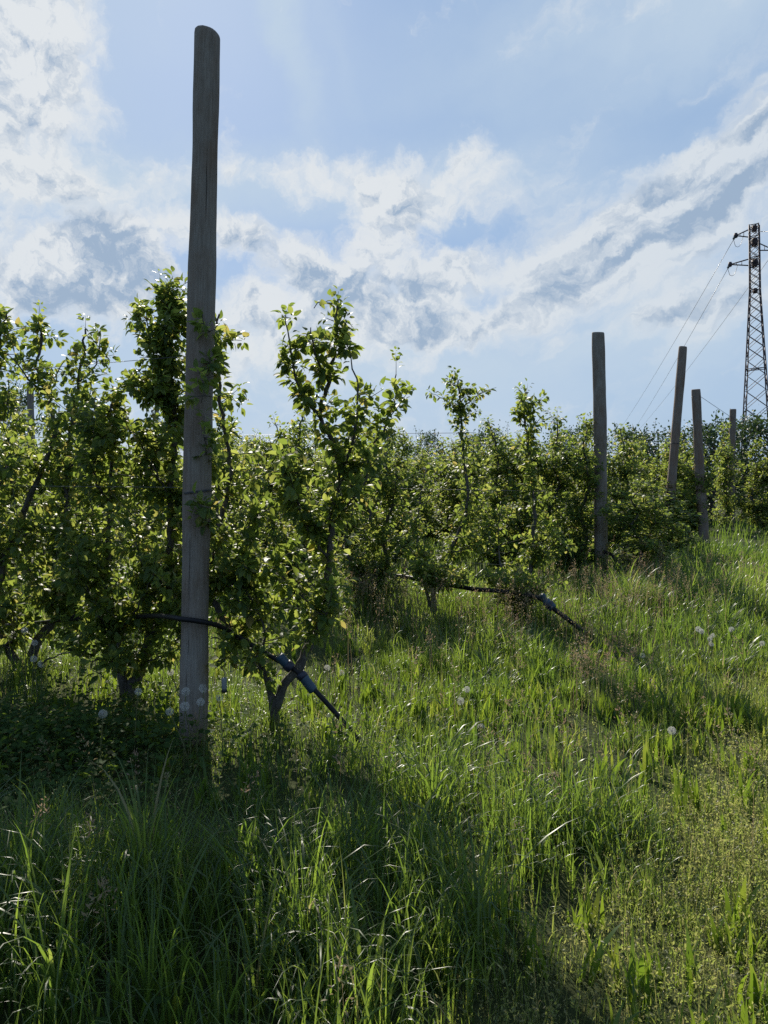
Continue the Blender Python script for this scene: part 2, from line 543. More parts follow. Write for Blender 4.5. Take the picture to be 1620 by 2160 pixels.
# ------------------------------------------------------------------ ground
def ground_material():
    m, nt, out = new_mat('soil_and_thatch')
    g = nt.nodes.new('ShaderNodeNewGeometry')
    def nz(scale, detail, rough=0.6):
        n = nt.nodes.new('ShaderNodeTexNoise'); n.inputs['Scale'].default_value = scale
        n.inputs['Detail'].default_value = detail; n.inputs['Roughness'].default_value = rough
        nt.links.new(g.outputs['Position'], n.inputs['Vector'])
        return n.outputs[0]
    r = ramp_node(nt, [(0.3, (0.028, 0.036, 0.014)), (0.55, (0.050, 0.062, 0.022)), (0.78, (0.095, 0.088, 0.042))])
    nt.links.new(nz(1.3, 9, 0.7), r.inputs[0])
    r2 = ramp_node(nt, [(0.3, (0.5, 0.5, 0.5)), (0.7, (1.2, 1.2, 1.1))])
    nt.links.new(nz(45, 6, 0.7), r2.inputs[0])
    mul = nt.nodes.new('ShaderNodeMix'); mul.data_type = 'RGBA'; mul.blend_type = 'MULTIPLY'; mul.inputs[0].default_value = 1.0
    nt.links.new(r.outputs[0], mul.inputs[6]); nt.links.new(r2.outputs[0], mul.inputs[7])
    p = nt.nodes.new('ShaderNodeBsdfPrincipled')
    nt.links.new(mul.outputs[2], p.inputs['Base Color'])
    p.inputs['Roughness'].default_value = 0.95
    p.inputs['Specular IOR Level'].default_value = 0.1
    b = nt.nodes.new('ShaderNodeBump'); b.inputs['Strength'].default_value = 0.8; b.inputs['Distance'].default_value = 0.03
    nt.links.new(nz(30, 6), b.inputs['Height']); nt.links.new(b.outputs[0], p.inputs['Normal'])
    nt.links.new(p.outputs[0], out.inputs[0])
    return m

def axis_steps(lo, hi):
    a = np.arange(lo, hi + 1e-6, 0.3)
    far = np.geomspace(1, 900, 22)
    return np.concatenate([lo - far[::-1], a, hi + far])
gx, gy = axis_steps(-20, 24), axis_steps(-3, 40)
GX, GY = np.meshgrid(gx, gy)
fade = np.exp(-np.maximum(0, np.maximum(np.abs(GX) - 20, np.abs(GY - 18) - 20)) / 5)
V = np.stack([GX, GY, gh(GX, GY) * fade], -1).reshape(-1, 3)
idx = np.arange(len(V)).reshape(GX.shape)
Fq = np.stack([idx[:-1, :-1], idx[:-1, 1:], idx[1:, 1:], idx[1:, :-1]], -1).reshape(-1, 4)
tag(link('ground', mesh_np('ground', V, Fq), ground_material()), kind='structure', label='grassy soil of the orchard')

# ------------------------------------------------------------------ wooden posts
def post_shaft(rng, height, r_base, r_top, tilt_top, sink=0.3, sides=28):
    zs = np.concatenate([np.linspace(-sink, height - 0.05, 46), [height - 0.02, height - 0.006, height]])
    ang = np.linspace(0, 2 * np.pi, sides, endpoint=False)
    ph = rng.uniform(0, 6.28, 8)
    rows = []
    for i, z in enumerate(zs):
        f = np.clip(z / height, 0, 1)
        r = r_base + (r_top - r_base) * f
        r = r * (1 + 0.035 * math.sin(z * 2.1 + ph[0]) + 0.026 * math.sin(z * 5.3 + ph[1]) + 0.012 * math.sin(z * 13.1 + ph[7]))
        rr = r * (1 + 0.025 * np.sin(2 * ang + ph[2] + z * 0.4) + 0.014 * np.sin(3 * ang + ph[3] - z * 0.7) + 0.010 * np.sin(7 * ang + ph[4]) + 0.006 * rng.standard_normal(sides))
        k = i - (len(zs) - 3)
        if k >= 0:
            rr = rr * (0.99, 0.955, 0.90)[k]
        cx = 0.006 * math.sin(z * 1.4 + ph[5]); cy = 0.006 * math.sin(z * 1.7 + ph[6])
        x, y = cx + rr * np.cos(ang), cy + rr * np.sin(ang)
        zz = np.full(sides, z)
        lift = np.clip((z - (height - 0.25)) / 0.25, 0, 1)
        zz = zz + lift * (tilt_top[0] * x + tilt_top[1] * y)
        rows.append(np.stack([x, y, zz], -1))
    V = np.array(rows); n = len(zs)
    idx = np.arange(n * sides).reshape(n, sides)
    a, b = idx[:-1], idx[1:]
    Fq = np.stack([a, np.roll(a, -1, 1), np.roll(b, -1, 1), b], -1).reshape(-1, 4)
    V = V.reshape(-1, 3)
    c = len(V); V = np.vstack([V, rows[-1].mean(0)])
    caps = [[c, idx[-1, j], idx[-1, (j + 1) % sides], idx[-1, (j + 2) % sides]] for j in range(0, sides, 2)]
    return mesh_np('shaft', V, np.vstack([Fq, caps]))

def ring(r, z, thick, tilt=0.0, turns=1):
    n = 33 * turns
    a = np.linspace(0, 2 * np.pi * turns, n)
    pts = np.stack([r * np.cos(a), r * np.sin(a), z + tilt * np.cos(a) + (a / 6.283) * thick * 2.2], -1)
    return tube(pts, thick, 6)

def post(seed, base, top, r_base, r_top, label, tilt_top=(0, 0), bands=(), mat=None):
    rng = np.random.default_rng(seed)
    b, t = Vector(base), Vector(top)
    o = empty('wooden_post', b)
    axis = (t - b)
    o.rotation_euler = axis.to_track_quat('Z', 'X').to_euler()
    # keep X towards +X
    q = Vector((0, 0, 1)).rotation_difference(axis.normalized())
    o.rotation_euler = q.to_euler()
    tag(o, label, 'post', 'wooden posts of the orchard rows')
    link('shaft', post_shaft(rng, axis.length, r_base, r_top, tilt_top), mat or M_WOOD, o)
    for z, tl in bands:
        rr = (r_base + (r_top - r_base) * z / axis.length) * 1.035
        g = Geo(); g.add(*ring(rr, z, 0.0028, tl, 2))
        g.build('wire_band', M_WIRE, o)
    return o

def gz(x, y):
    return float(gh(np.array(x), np.array(y)))

def on_ground(px, d):
    x = (px - 810) / F * d
    return Vector((x, d, gz(x, d)))

D1 = 4.55
post(1, on_ground(401, D1), at(436, 70, D1 + 0.02), 0.083, 0.0735, 'tall thick grey post rising high above the first row into the sky',
     tilt_top=(-0.20, -0.10), bands=((1.50, 0.012),))
post(2, on_ground(1272, 11.8), at(1262, 701, 11.8), 0.107, 0.093, 'thick grey post with wire bands standing clear at the end of its row',
     tilt_top=(-0.05, 0.1), bands=((2.05, 0.01), (1.08, 0.0)))
post(3, on_ground(1407, 14.7), at(1440, 731, 14.9), 0.098, 0.078, 'slim reddish post leaning over to the right behind the foliage',
     tilt_top=(-0.03, 0.1), bands=((2.2, 0.0),), mat=M_WOOD2)
post(4, on_ground(1487, 18.3), at(1467, 821, 18.3), 0.125, 0.098, 'short brown post just right of the leaning post',
     tilt_top=(0.0, 0.1), bands=((3.45, 0.0), (1.0, 0.0)), mat=M_WOOD2)
post(5, on_ground(1543, 23.0), at(1546, 863, 23.0), 0.10, 0.095, 'dark post end showing just above foliage left of the pylon', mat=M_WOOD2)
post(6, on_ground(66, 17.8), at(63, 806, 17.8), 0.085, 0.075, 'dark post end between the leafy tops at the far left')
post(7, on_ground(331, 26.5), at(331, 850, 26.5), 0.075, 0.065, 'thin distant post seen below the bushy top beside the tall post')

# ------------------------------------------------------------------ pear trees
def leaves(P, A, N, L, W, rng, nseg=4, fold=0.28, droop=(0.15, 0.55)):
    """ovate folded leaves: P base points, A axes, N upper sides, L lengths, W half widths"""
    n = len(P)
    A = norm(A); N = norm(N - A * np.sum(A * N, -1, keepdims=True)); Rt = np.cross(A, N)
    s = np.linspace(0, 1, nseg + 1)
    prof = np.sin(np.pi * np.clip(s, 0, 1) ** 0.72) ** 0.85
    prof[0] = 0.05; prof[-1] = 0.0
    dr = rng.uniform(*droop, n)[:, None]
    cx = s[None] * (1 - 0.30 * dr * s[None])
    cz = -dr * s[None] ** 2 * 0.75
    C = P[:, None] + (A[:, None] * cx[..., None] - (-N[:, None]) * cz[..., None]) * L[:, None, None]
    e = prof[None] * W[:, None]
    f = (fold * rng.uniform(0.2, 1.6, n))[:, None] * e
    Lf = C - Rt[:, None] * e[..., None] + N[:, None] * f[..., None]
    Rg = C + Rt[:, None] * e[..., None] + N[:, None] * f[..., None]
    V = np.stack([Lf, C, Rg], 2)
    base = (np.arange(n) * (nseg + 1) * 3)[:, None, None]
    k = (np.arange(nseg) * 3)[None, :, None]
    q1 = np.array([0, 1, 4, 3])[None, None]; q2 = np.array([1, 2, 5, 4])[None, None]
    Fq = np.concatenate([(base + k + q1).reshape(-1, 4), (base + k + q2).reshape(-1, 4)])
    return V.reshape(-1, 3), Fq

class Tree:
    def __init__(self, seed, leaf=0.066, sides=7, k=1.0, long=1.0):
        self.k, self.long = k, long
        self.rng = np.random.default_rng(seed)
        self.wood = Geo(); self.sites = []; self.leaf = leaf; self.sides = sides
    def limb(self, pts, r0, r1, step=0.05, jit=0.006):
        p = resample(pts, step)
        j = self.rng.standard_normal(p.shape) * jit; j[0] = 0
        p = p + j
        f = np.linspace(0, 1, len(p))
        r = r0 + (r1 - r0) * f ** 0.85
        kn = self.rng.random(len(p)) < 0.10
        r = r * (1 + 0.10 * np.abs(self.rng.standard_normal(len(p))) * 0.6 + 0.22 * kn)
        self.wood.tube(p, r, self.sides, rough=0.05, rng=self.rng)
        return p
    def rosette(self, q, a, m=5, size=1.0):
        self.sites.append((q, a, m, size))
    def shoot(self, q, d, length, rosette_gap=0.045, m=4, r=0.0035, up=0.35, size=1.0, tip=True):
        rng = self.rng
        n = max(3, int(length / 0.05) + 1)
        p = [np.array(q, dtype=float)]; d = np.array(d, dtype=float); d /= np.linalg.norm(d)
        st = length / (n - 1)
        for i in range(n - 1):
            d = d + np.array([0, 0, up * st * 3]) + rng.standard_normal(3) * 0.10
            d /= np.linalg.norm(d)
            p.append(p[-1] + d * st)
        p = np.array(p)
        self.wood.tube(p, np.linspace(r, r * 0.4, n), 4, cap=False)
        k = max(1, int(length / rosette_gap))
        for i in range(k):
            f = (i + rng.uniform(0.3, 1.0)) / k
            x = f * (n - 1); i0 = min(int(x), n - 2)
            qq = p[i0] + (p[i0 + 1] - p[i0]) * (x - i0)
            dd = p[i0 + 1] - p[i0]
            self.rosette(qq, dd / np.linalg.norm(dd), max(1, int(rng.poisson(m))), size * (1.0 if f < 0.8 else 0.85))
        if tip:
            self.rosette(p[-1], d, 4, size * 0.75)
        return p
    def clothe(self, p, per_m, lmin, lmax, z0=0.45, m=4, gap=0.045, keep=None, z_thin=None, bare=0.0):
        """side shoots and spurs along limb p"""
        rng = self.rng
        seg = np.linalg.norm(np.diff(p, axis=0), axis=1); tot = seg.sum(); cum = np.concatenate([[0], np.cumsum(seg)])
        for _ in range(rng.poisson(tot * per_m * self.k)):
            s = rng.uniform(0, tot); i = min(np.searchsorted(cum, s, side='right') - 1, len(p) - 2)
            q = p[i] + (p[i + 1] - p[i]) * ((s - cum[i]) / max(seg[i], 1e-6))
            if q[2] < z0 or (keep is not None and not keep(q)):
                continue
            a = rng.uniform(0, 2 * np.pi)
            e = rng.uniform(-0.25, 0.9)
            d = np.array([math.cos(a) * math.cos(e), math.sin(a) * math.cos(e), math.sin(e)])
            Ls = rng.uniform(lmin, lmax) * self.long
            if rng.random() < 0.35:
                Ls *= 0.35
            if z_thin and q[2] > z_thin:
                Ls *= 0.5
            self.shoot(q, d, Ls, gap, m * (0.62 + 0.38 * self.k))
        for i in range(0, len(p) - 1):
            if p[i][2] > z0 and rng.random() < 0.35 * (1 - bare):
                a = rng.uniform(0, 2 * np.pi)
                self.rosette(p[i], np.array([math.cos(a), math.sin(a), 0.4]), 3)
    def crown_mesh(self, nseg=4, scale=1.0):
        rng = self.rng
        P, A, N, L = [], [], [], []
        for q, a, m, size in self.sites:
            a = a / max(np.linalg.norm(a), 1e-6)
            ref = np.array([0, 0, 1.0]) if abs(a[2]) < 0.9 else np.array([1.0, 0, 0])
            u = np.cross(a, ref); u /= np.linalg.norm(u); w = np.cross(a, u)
            ph = rng.uniform(0, 6.28)
            for j in range(m):
                t = ph + j * 2.4 + rng.normal(0, 0.3)
                rad = math.cos(t) * u + math.sin(t) * w
                ax = rad * rng.uniform(0.6, 1.1) + a * rng.uniform(0.0, 0.7) + np.array([0, 0, rng.uniform(-0.45, 0.35)])
                ax /= np.linalg.norm(ax)
                up = np.array([0, 0, 1.0]) + rng.standard_normal(3) * 0.42
                P.append(q + ax * rng.uniform(0.012, 0.034)); A.append(ax); N.append(up)
                L.append(self.leaf * size * rng.uniform(0.62, 1.18))
        P, A, N, L = map(np.array, (P, A, N, L))
        L = L * scale
        V, Fq = leaves(P, A, N, L, L * rng.uniform(0.22, 0.32, len(L)), rng, nseg)
        return V, Fq, len(L)
    def build(self, loc, label, group, cat='tree', name='pear_tree', nseg=4, scale=1.0):
        loc = np.array(loc, dtype=float)
        o = empty(name, tuple(loc)); tag(o, label, cat, group)
        V, Fq, n = self.crown_mesh(nseg, scale)
        link('crown', mesh_np('crown', V - loc, Fq), M_LEAF, o)
        link('trunk', mesh_np('trunk', np.vstack(self.wood.V) - loc, np.vstack(self.wood.F)), M_BARK, o)
        self.n_leaves = n
        return o

def PX(pts, d, wob=0.0, rng=None):
    """limb through photo pixels, each at its own depth d + offset"""
    out = []
    for q in pts:
        off = q[2] if len(q) > 2 else 0.0
        out.append(np.array(at(q[0], q[1], d + off)))
    return out

ROW1 = 'pear trees of the first row'
total = 0
# --- T1: the tree right of the tall post, forked low over the pipe
d = 4.80
T = Tree(11, 0.077, 9, 0.74, 1.12)
base = np.array(on_ground(577, d)) - np.array([0, 0, 0.05])
right = T.limb([base] + PX([(580, 1500), (598, 1450), (627, 1412), (655, 1350), (676, 1305), (690, 1245, .03), (692, 1180, .05), (697, 1110, .04), (706, 1055), (722, 1004, -.03), (710, 962, -.02), (697, 925), (680, 889, .04), (676, 861, .05), (684, 838, .03), (694, 806), (696, 772), (706, 748), (709, 700), (709, 655), (716, 632)], d), 0.031, 0.007, 0.045)
left = T.limb([base] + PX([(573, 1480), (560, 1425), (543, 1388), (510, 1340, .02), (470, 1300, -.05), (442, 1252, -.02), (450, 1190, .08), (462, 1120, .12), (478, 1050, .15), (487, 990, .15), (475, 920, .1), (466, 860, .05), (462, 780, .0), (456, 715, -.04), (462, 660, -.06)], d), 0.027, 0.006, 0.045)
b1 = T.limb(PX([(680, 889, .04), (645, 842, .0), (627, 800, -.05), (614, 745, -.08), (606, 700, -.08), (602, 668, -.08)], d), 0.011, 0.003)
b2 = T.limb(PX([(694, 806), (672, 765, -.06), (660, 725, -.1), (655, 690, -.1)], d), 0.010, 0.003)
b3 = T.limb(PX([(713, 1012), (738, 955, -.08), (752, 885, -.12), (752, 815, -.12), (742, 765, -.12), (735, 722, -.12)], d), 0.012, 0.003)
b4 = T.limb(PX([(725, 1000), (770, 955, .05), (806, 912, .06), (828, 860, .06), (836, 790, .06)], d), 0.010, 0.003)
b5 = T.limb(PX([(700, 640, 0), (690, 640, -.02), (672, 640, -.05), (662, 650, -.05)], d), 0.005, 0.002)
b6 = T.limb(PX([(692, 1180, .05), (650, 1120, -.1), (620, 1040, -.14), (612, 975, -.14)], d), 0.009, 0.003)
b7 = T.limb(PX([(697, 1110, .04), (740, 1060, -.1), (770, 1010, -.14), (775, 960, -.14)], d), 0.008, 0.003)
b8 = T.limb(PX([(676, 1305), (640, 1260, -.1), (600, 1220, -.15), (570, 1180, -.15)], d), 0.009, 0.003)
b9 = T.limb(PX([(543, 1388), (560, 1330, -.1), (530, 1270, -.12), (510, 1210, -.1)], d), 0.009, 0.003)
b10 = T.limb(PX([(442, 1252, -.02), (490, 1230, -.1), (520, 1160, -.1), (530, 1080, 0)], d), 0.008, 0.003)
b11 = T.limb(PX([(462, 780, 0), (446, 760, -.22), (432, 790, -.38), (425, 850, -.42)], d), 0.006, 0.002)
b13 = T.limb(PX([(456, 715, -.04), (444, 700, -.25), (432, 690, -.36), (428, 660, -.38)], d), 0.005, 0.002)
b14 = T.limb(PX([(452, 1180, .1), (440, 1110, -.25), (420, 1070, -.42), (410, 1040, -.45)], d), 0.006, 0.002)
c1 = T.limb(PX([(560, 1425), (540, 1400, -.15), (515, 1390, -.2), (490, 1400, -.25)], d), 0.006, 0.002)
c2 = T.limb(PX([(510, 1340, .02), (480, 1360, -.15), (465, 1400, -.2), (470, 1420, -.25)], d), 0.006, 0.002)
c3 = T.limb(PX([(655, 1350), (668, 1320, -.1), (690, 1290, -.16), (700, 1240, -.18)], d), 0.006, 0.002)
T.clothe(c3, 60, 0.04, 0.16, 0.2, m=6)
for b in (c1, c2):
    T.clothe(b, 50, 0.05, 0.16, 0.2, m=6)
for b in (b13, b14):
    T.clothe(b, 40, 0.03, 0.10, 0.2, m=5)
b12 = T.limb(PX([(478, 1050, .15), (440, 1000, -.05), (434, 940, -.38), (430, 880, -.42)], d), 0.007, 0.002)
low = lambda q: q[2] > 0.72
T.clothe(right, 20, 0.06, 0.24, 0.62, m=6, bare=0.2, z_thin=1.7)
T.clothe(right[len(right) * 3 // 4:], 14, 0.03, 0.09, 0.5, m=6)
T.clothe(left, 22, 0.06, 0.24, 0.55, m=5, bare=0.3)
for b in (b6, b7, b8, b9, b10):
    T.clothe(b, 54, 0.06, 0.26, 0.35, m=6)
for b in (b1, b2, b3, b4, b5):
    T.clothe(b, 34, 0.03, 0.11, 0.5, m=6)
T.clothe(b11, 36, 0.03, 0.10, 0.5, m=5); T.clothe(b12, 36, 0.03, 0.10, 0.5, m=5)
for b, l in ((b1, .05), (b3, .12), (b4, .14), (right, .05)):
    T.shoot(b[-1], (0.05, 0, 1), l, 0.03, 2, 0.002, size=0.7)
T.shoot(np.array(at(822, 880, d + .06)), (0.5, 0, 0.6), 0.22, 0.035, 4)
T.shoot(np.array(at(752, 860, d - .12)), (0.6, -.1, 0.5), 0.20, 0.035, 4)
T.shoot(np.array(at(640, 842, d)), (-0.5, -.1, 0.7), 0.2, 0.035, 4)
t1 = T.build(on_ground(577, d), 'open pear tree right of the tall post, its low fork crossed by the pipe', ROW1); total += T.n_leaves

# --- T2: tree left of the tall post with the dense dark top
d = 5.38
T = Tree(12, 0.076, 9, 0.78, 1.22)
base = np.array(on_ground(268, d)) - np.array([0, 0, 0.05])
right = T.limb([base] + PX([(275, 1455), (292, 1415), (322, 1325), (352, 1258), (360, 1150), (358, 1050), (366, 960), (368, 880), (362, 790), (358, 700), (346, 625)], d), 0.040, 0.007)
left = T.limb([base] + PX([(262, 1450), (250, 1400), (240, 1330), (232, 1250, .1), (228, 1160, .12), (232, 1060, .1), (236, 970, .05), (232, 900, 0), (236, 850, 0)], d), 0.036, 0.007)
b1 = T.limb(PX([(368, 870), (335, 845, -.1), (300, 830, -.14), (272, 825, -.14)], d), 0.009, 0.003)
b2 = T.limb(PX([(362, 790), (335, 740, -.06), (315, 700, -.1), (310, 670, -.1)], d), 0.008, 0.003)
b3 = T.limb(PX([(358, 720), (385, 690, .05), (392, 660, .05)], d), 0.006, 0.003)
b4 = T.limb(PX([(358, 1050), (330, 1000, -.15), (300, 940, -.2), (290, 890, -.2)], d), 0.009, 0.003)
b5 = T.limb(PX([(352, 1258), (310, 1210, -.2), (290, 1150, -.25), (285, 1080, -.25)], d), 0.010, 0.003)
b6 = T.limb(PX([(240, 1330), (200, 1290, -.15), (180, 1230, -.2), (175, 1160, -.2)], d), 0.010, 0.003)
b7 = T.limb(PX([(240, 1330), (280, 1300, -.15), (300, 1260, -.25), (330, 1200, -.3)], d), 0.009, 0.003)
b8 = T.limb(PX([(232, 1060), (200, 1010, -.15), (205, 940, -.2), (200, 880, -.2)], d), 0.008, 0.003)
c1 = T.limb(PX([(292, 1415), (320, 1390, -.15), (350, 1380, -.2), (372, 1350, -.25)], d), 0.007, 0.002)
c2 = T.limb(PX([(250, 1400), (215, 1390, -.15), (180, 1395, -.22), (150, 1370, -.28)], d), 0.007, 0.002)
c3 = T.limb(PX([(240, 1330), (250, 1360, -.2), (240, 1400, -.35), (215, 1420, -.4)], d), 0.006, 0.002)
for b in (c1, c2, c3):
    T.clothe(b, 50, 0.05, 0.20, 0.15, m=6)
b9 = T.limb(PX([(322, 1325), (350, 1300, -.2), (400, 1270, -.45), (415, 1220, -.5)], d), 0.008, 0.003)
T.clothe(right, 44, 0.08, 0.26, 0.4, m=6)
T.clothe(left, 42, 0.08, 0.32, 0.4, m=6, z_thin=1.7)
for b in (b1, b2, b3):
    T.clothe(b, 60, 0.05, 0.18, 0.5, m=7)
T.clothe(right[len(right) * 2 // 3:], 55, 0.06, 0.17, 0.5, m=7)
for b in (b4, b5, b6, b7, b8, b9):
    T.clothe(b, 44, 0.08, 0.30, 0.35, m=6)
T.shoot(right[-1], (0.05, 0, 1), 0.14, 0.03, 2, 0.002, size=0.7)
T.shoot(right[-3], (-0.15, 0, 1), 0.16, 0.03, 2, 0.002, size=0.7)
t2 = T.build(on_ground(268, d), 'pear tree with dense dark leafy top just left of the tall post', ROW1); total += T.n_leaves

# --- T3
d = 5.90
T = Tree(13, 0.078, 8, 0.72, 1.22)
base = np.array(on_ground(52, d)) - np.array([0, 0, 0.05])
right = T.limb([base] + PX([(62, 1425), (78, 1350), (128, 1292), (147, 1200), (143, 1100), (142, 1000), (152, 900), (164, 810), (176, 735), (182, 695)], d), 0.042, 0.007)
left = T.limb([base] + PX([(36, 1400), (12, 1360), (-12, 1300), (5, 1200), (50, 1080), (100, 960), (118, 900), (95, 830), (78, 775), (88, 720), (82, 672)], d), 0.038, 0.007)
b1 = T.limb(PX([(95, 830), (60, 800, -.1), (30, 760, -.12), (10, 745, -.1)], d), 0.009, 0.003)
b2 = T.limb(PX([(164, 810), (195, 780, -.05), (210, 740, -.05), (212, 700, -.05)], d), 0.007, 0.003)
b3 = T.limb(PX([(142, 1000), (170, 950, -.15), (190, 880, -.2), (185, 850, -.2)], d), 0.008, 0.003)
b4 = T.limb(PX([(147, 1200), (190, 1150, -.2), (195, 1080, -.25), (190, 1010, -.25)], d), 0.009, 0.003)
b5 = T.limb(PX([(128, 1292), (90, 1250, -.2), (60, 1190, -.3), (50, 1120, -.3)], d), 0.010, 0.003)
b6 = T.limb(PX([(62, 1425), (110, 1385, -.2), (160, 1370, -.25), (200, 1330, -.25)], d), 0.009, 0.003)
b7 = T.limb(PX([(5, 1200), (-20, 1120, -.2), (0, 1030, -.25), (20, 960, -.2)], d), 0.009, 0.003)
b8 = T.limb(PX([(95, 830), (120, 790, -.1), (135, 760, -.1)], d), 0.006, 0.003)
c1 = T.limb(PX([(12, 1360), (30, 1340, -.2), (20, 1290, -.3), (5, 1240, -.3)], d), 0.007, 0.002)
c2 = T.limb(PX([(128, 1292), (160, 1300, -.2), (190, 1280, -.3), (215, 1240, -.35)], d), 0.007, 0.002)
for b in (c1, c2):
    T.clothe(b, 46, 0.06, 0.26, 0.2, m=6)
T.clothe(right, 38, 0.08, 0.30, 0.4, m=6, z_thin=1.75)
T.clothe(left, 36, 0.08, 0.30, 0.4, m=6, z_thin=1.75)
for b in (b1, b2, b8):
    T.clothe(b, 26, 0.05, 0.16, 0.5, m=5)
for b in (b3, b4, b5, b6, b7):
    T.clothe(b, 44, 0.08, 0.32, 0.35, m=6)
T.shoot(right[-1], (0.2, 0, 1), 0.10, 0.03, 2, 0.002, size=0.7)
T.shoot(left[-1], (0.1, 0, 1), 0.10, 0.03, 2, 0.002, size=0.7)
t3 = T.build(on_ground(52, d), 'twin topped pear tree on dark forked trunk behind dandelion clocks at the far left', ROW1); total += T.n_leaves

# --- T4, half outside the frame, and its shade
d = 6.4
T = Tree(14, 0.080, 8, 0.70, 1.2)
base = np.array(on_ground(-150, d)) - np.array([0, 0, 0.05])
right = T.limb([base] + PX([(-140, 1400), (-100, 1300), (-70, 1180), (-75, 1050), (-60, 930), (-30, 800), (0, 710), (15, 660)], d), 0.040, 0.007)
left = T.limb([base] + PX([(-170, 1390), (-210, 1290), (-220, 1150), (-210, 1000), (-200, 860), (-190, 740), (-185, 680)], d), 0.036, 0.007)
b1 = T.limb(PX([(-70, 1180), (-20, 1130, -.2), (5, 1060, -.2)], d), 0.009, 0.003)
b2 = T.limb(PX([(-60, 930), (-10, 900, -.1), (20, 850, -.1)], d), 0.008, 0.003)
T.clothe(right, 46, 0.08, 0.36, 0.35, m=6, z_thin=1.8); T.clothe(left, 46, 0.08, 0.38, 0.35, m=6, z_thin=1.8)
for b in (b1, b2):
    T.clothe(b, 44, 0.08, 0.32, 0.35, m=6)
t4 = T.build(on_ground(-150, d), 'pear tree of the first row cut by the left picture edge', ROW1); total += T.n_leaves

# --- the two slim trees at the near end of the second row
ROW2 = 'pear trees of the second row'
x, y = row_pt(1, 1.5); d = y
T = Tree(15, 0.080, 7, 0.7, 1.15)
base = np.array([x - .18, y, gz(x, y) - .05])
tr_a = T.limb([base] + PX([(915, 1240), (945, 1170), (978, 1100), (986, 1040), (978, 980), (974, 930), (972, 870), (966, 800)], d), 0.034, 0.008, 0.06)
tr_b = T.limb([base] + PX([(900, 1250), (885, 1190), (880, 1110, .1), (888, 1040, .1), (900, 990, .1)], d), 0.022, 0.004, 0.06)
b1 = T.limb(PX([(973, 860), (1000, 840), (1025, 826), (1048, 818)], d), 0.006, 0.002)
b2 = T.limb(PX([(972, 872), (945, 848), (922, 835), (908, 832)], d), 0.006, 0.002)
b3 = T.limb(PX([(978, 1100), (1015, 1070, -.1), (1035, 1020, -.1)], d), 0.008, 0.003)
b4 = T.limb(PX([(945, 1170), (1000, 1150, -.2), (1030, 1110, -.2)], d), 0.008, 0.003)
b5 = T.limb(PX([(925, 1210), (890, 1190, -.2), (860, 1150, -.25)], d), 0.008, 0.003)
c1 = T.limb(PX([(915, 1240), (905, 1225, -.25), (890, 1215, -.42), (865, 1205, -.5)], d), 0.007, 0.002)
c2 = T.limb(PX([(915, 1240), (935, 1225, -.3), (955, 1225, -.5), (975, 1215, -.6)], d), 0.007, 0.002)
for b in (c1, c2):
    T.clothe(b, 55, 0.07, 0.22, 0.1, m=5)
T.clothe(tr_a[:len(tr_a) * 3 // 5], 15, 0.08, 0.30, 0.25, m=5); T.clothe(tr_a[len(tr_a) * 3 // 5:], 44, 0.06, 0.20, 0.3, m=6)
T.clothe(tr_b, 26, 0.08, 0.28, 0.25, m=5)
for b in (b1, b2):
    T.clothe(b, 42, 0.03, 0.10, 0.2, m=6)
for b in (b3, b4, b5):
    T.clothe(b, 44, 0.08, 0.28, 0.15, m=5)
T.build(base + np.array([0, 0, .05]), 'slim pear tree with tufted top and one long side twig behind the bare pipe', ROW2, nseg=3)

x, y = row_pt(1, .72); d = y
T = Tree(16, 0.080, 7, 0.7, 1.15)
base = np.array([x - .05, y, gz(x, y) - .05])
tr_a = T.limb([base] + PX([(1100, 1270), (1118, 1200), (1126, 1110), (1124, 1030), (1116, 950), (1106, 880), (1108, 825)], d), 0.030, 0.008, 0.06)
tr_b = T.limb([base] + PX([(1080, 1270), (1060, 1210), (1050, 1140, .1), (1058, 1070, .1)], d), 0.020, 0.004, 0.06)
b3 = T.limb(PX([(1118, 1200), (1150, 1170, -.1), (1175, 1120, -.1)], d), 0.008, 0.003)
b4 = T.limb(PX([(1100, 1270), (1130, 1240, -.15), (1160, 1225, -.15)], d), 0.007, 0.003)
c1 = T.limb(PX([(1100, 1270), (1100, 1245, -.3), (1105, 1240, -.55), (1125, 1225, -.65)], d), 0.007, 0.002)
c2 = T.limb(PX([(1080, 1270), (1060, 1240, -.2), (1030, 1215, -.3)], d), 0.007, 0.002)
for b in (c1, c2):
    T.clothe(b, 55, 0.06, 0.20, 0.1, m=5)
T.clothe(tr_a[:len(tr_a) // 2], 16, 0.08, 0.28, 0.2, m=5); T.clothe(tr_a[len(tr_a) // 2:], 52, 0.06, 0.22, 0.3, m=6)
T.clothe(tr_b, 34, 0.08, 0.26, 0.2, m=5)
for b in (b3, b4):
    T.clothe(b, 44, 0.08, 0.28, 0.15, m=5)
T.shoot(tr_a[-1], (0.15, 0, 1), 0.09, 0.03, 2, 0.002, size=0.7)
T.build(base + np.array([0, 0, .05]), 'slim pear tree with pointed top nearest the short pipe stub with blue coupling', ROW2, nseg=3)

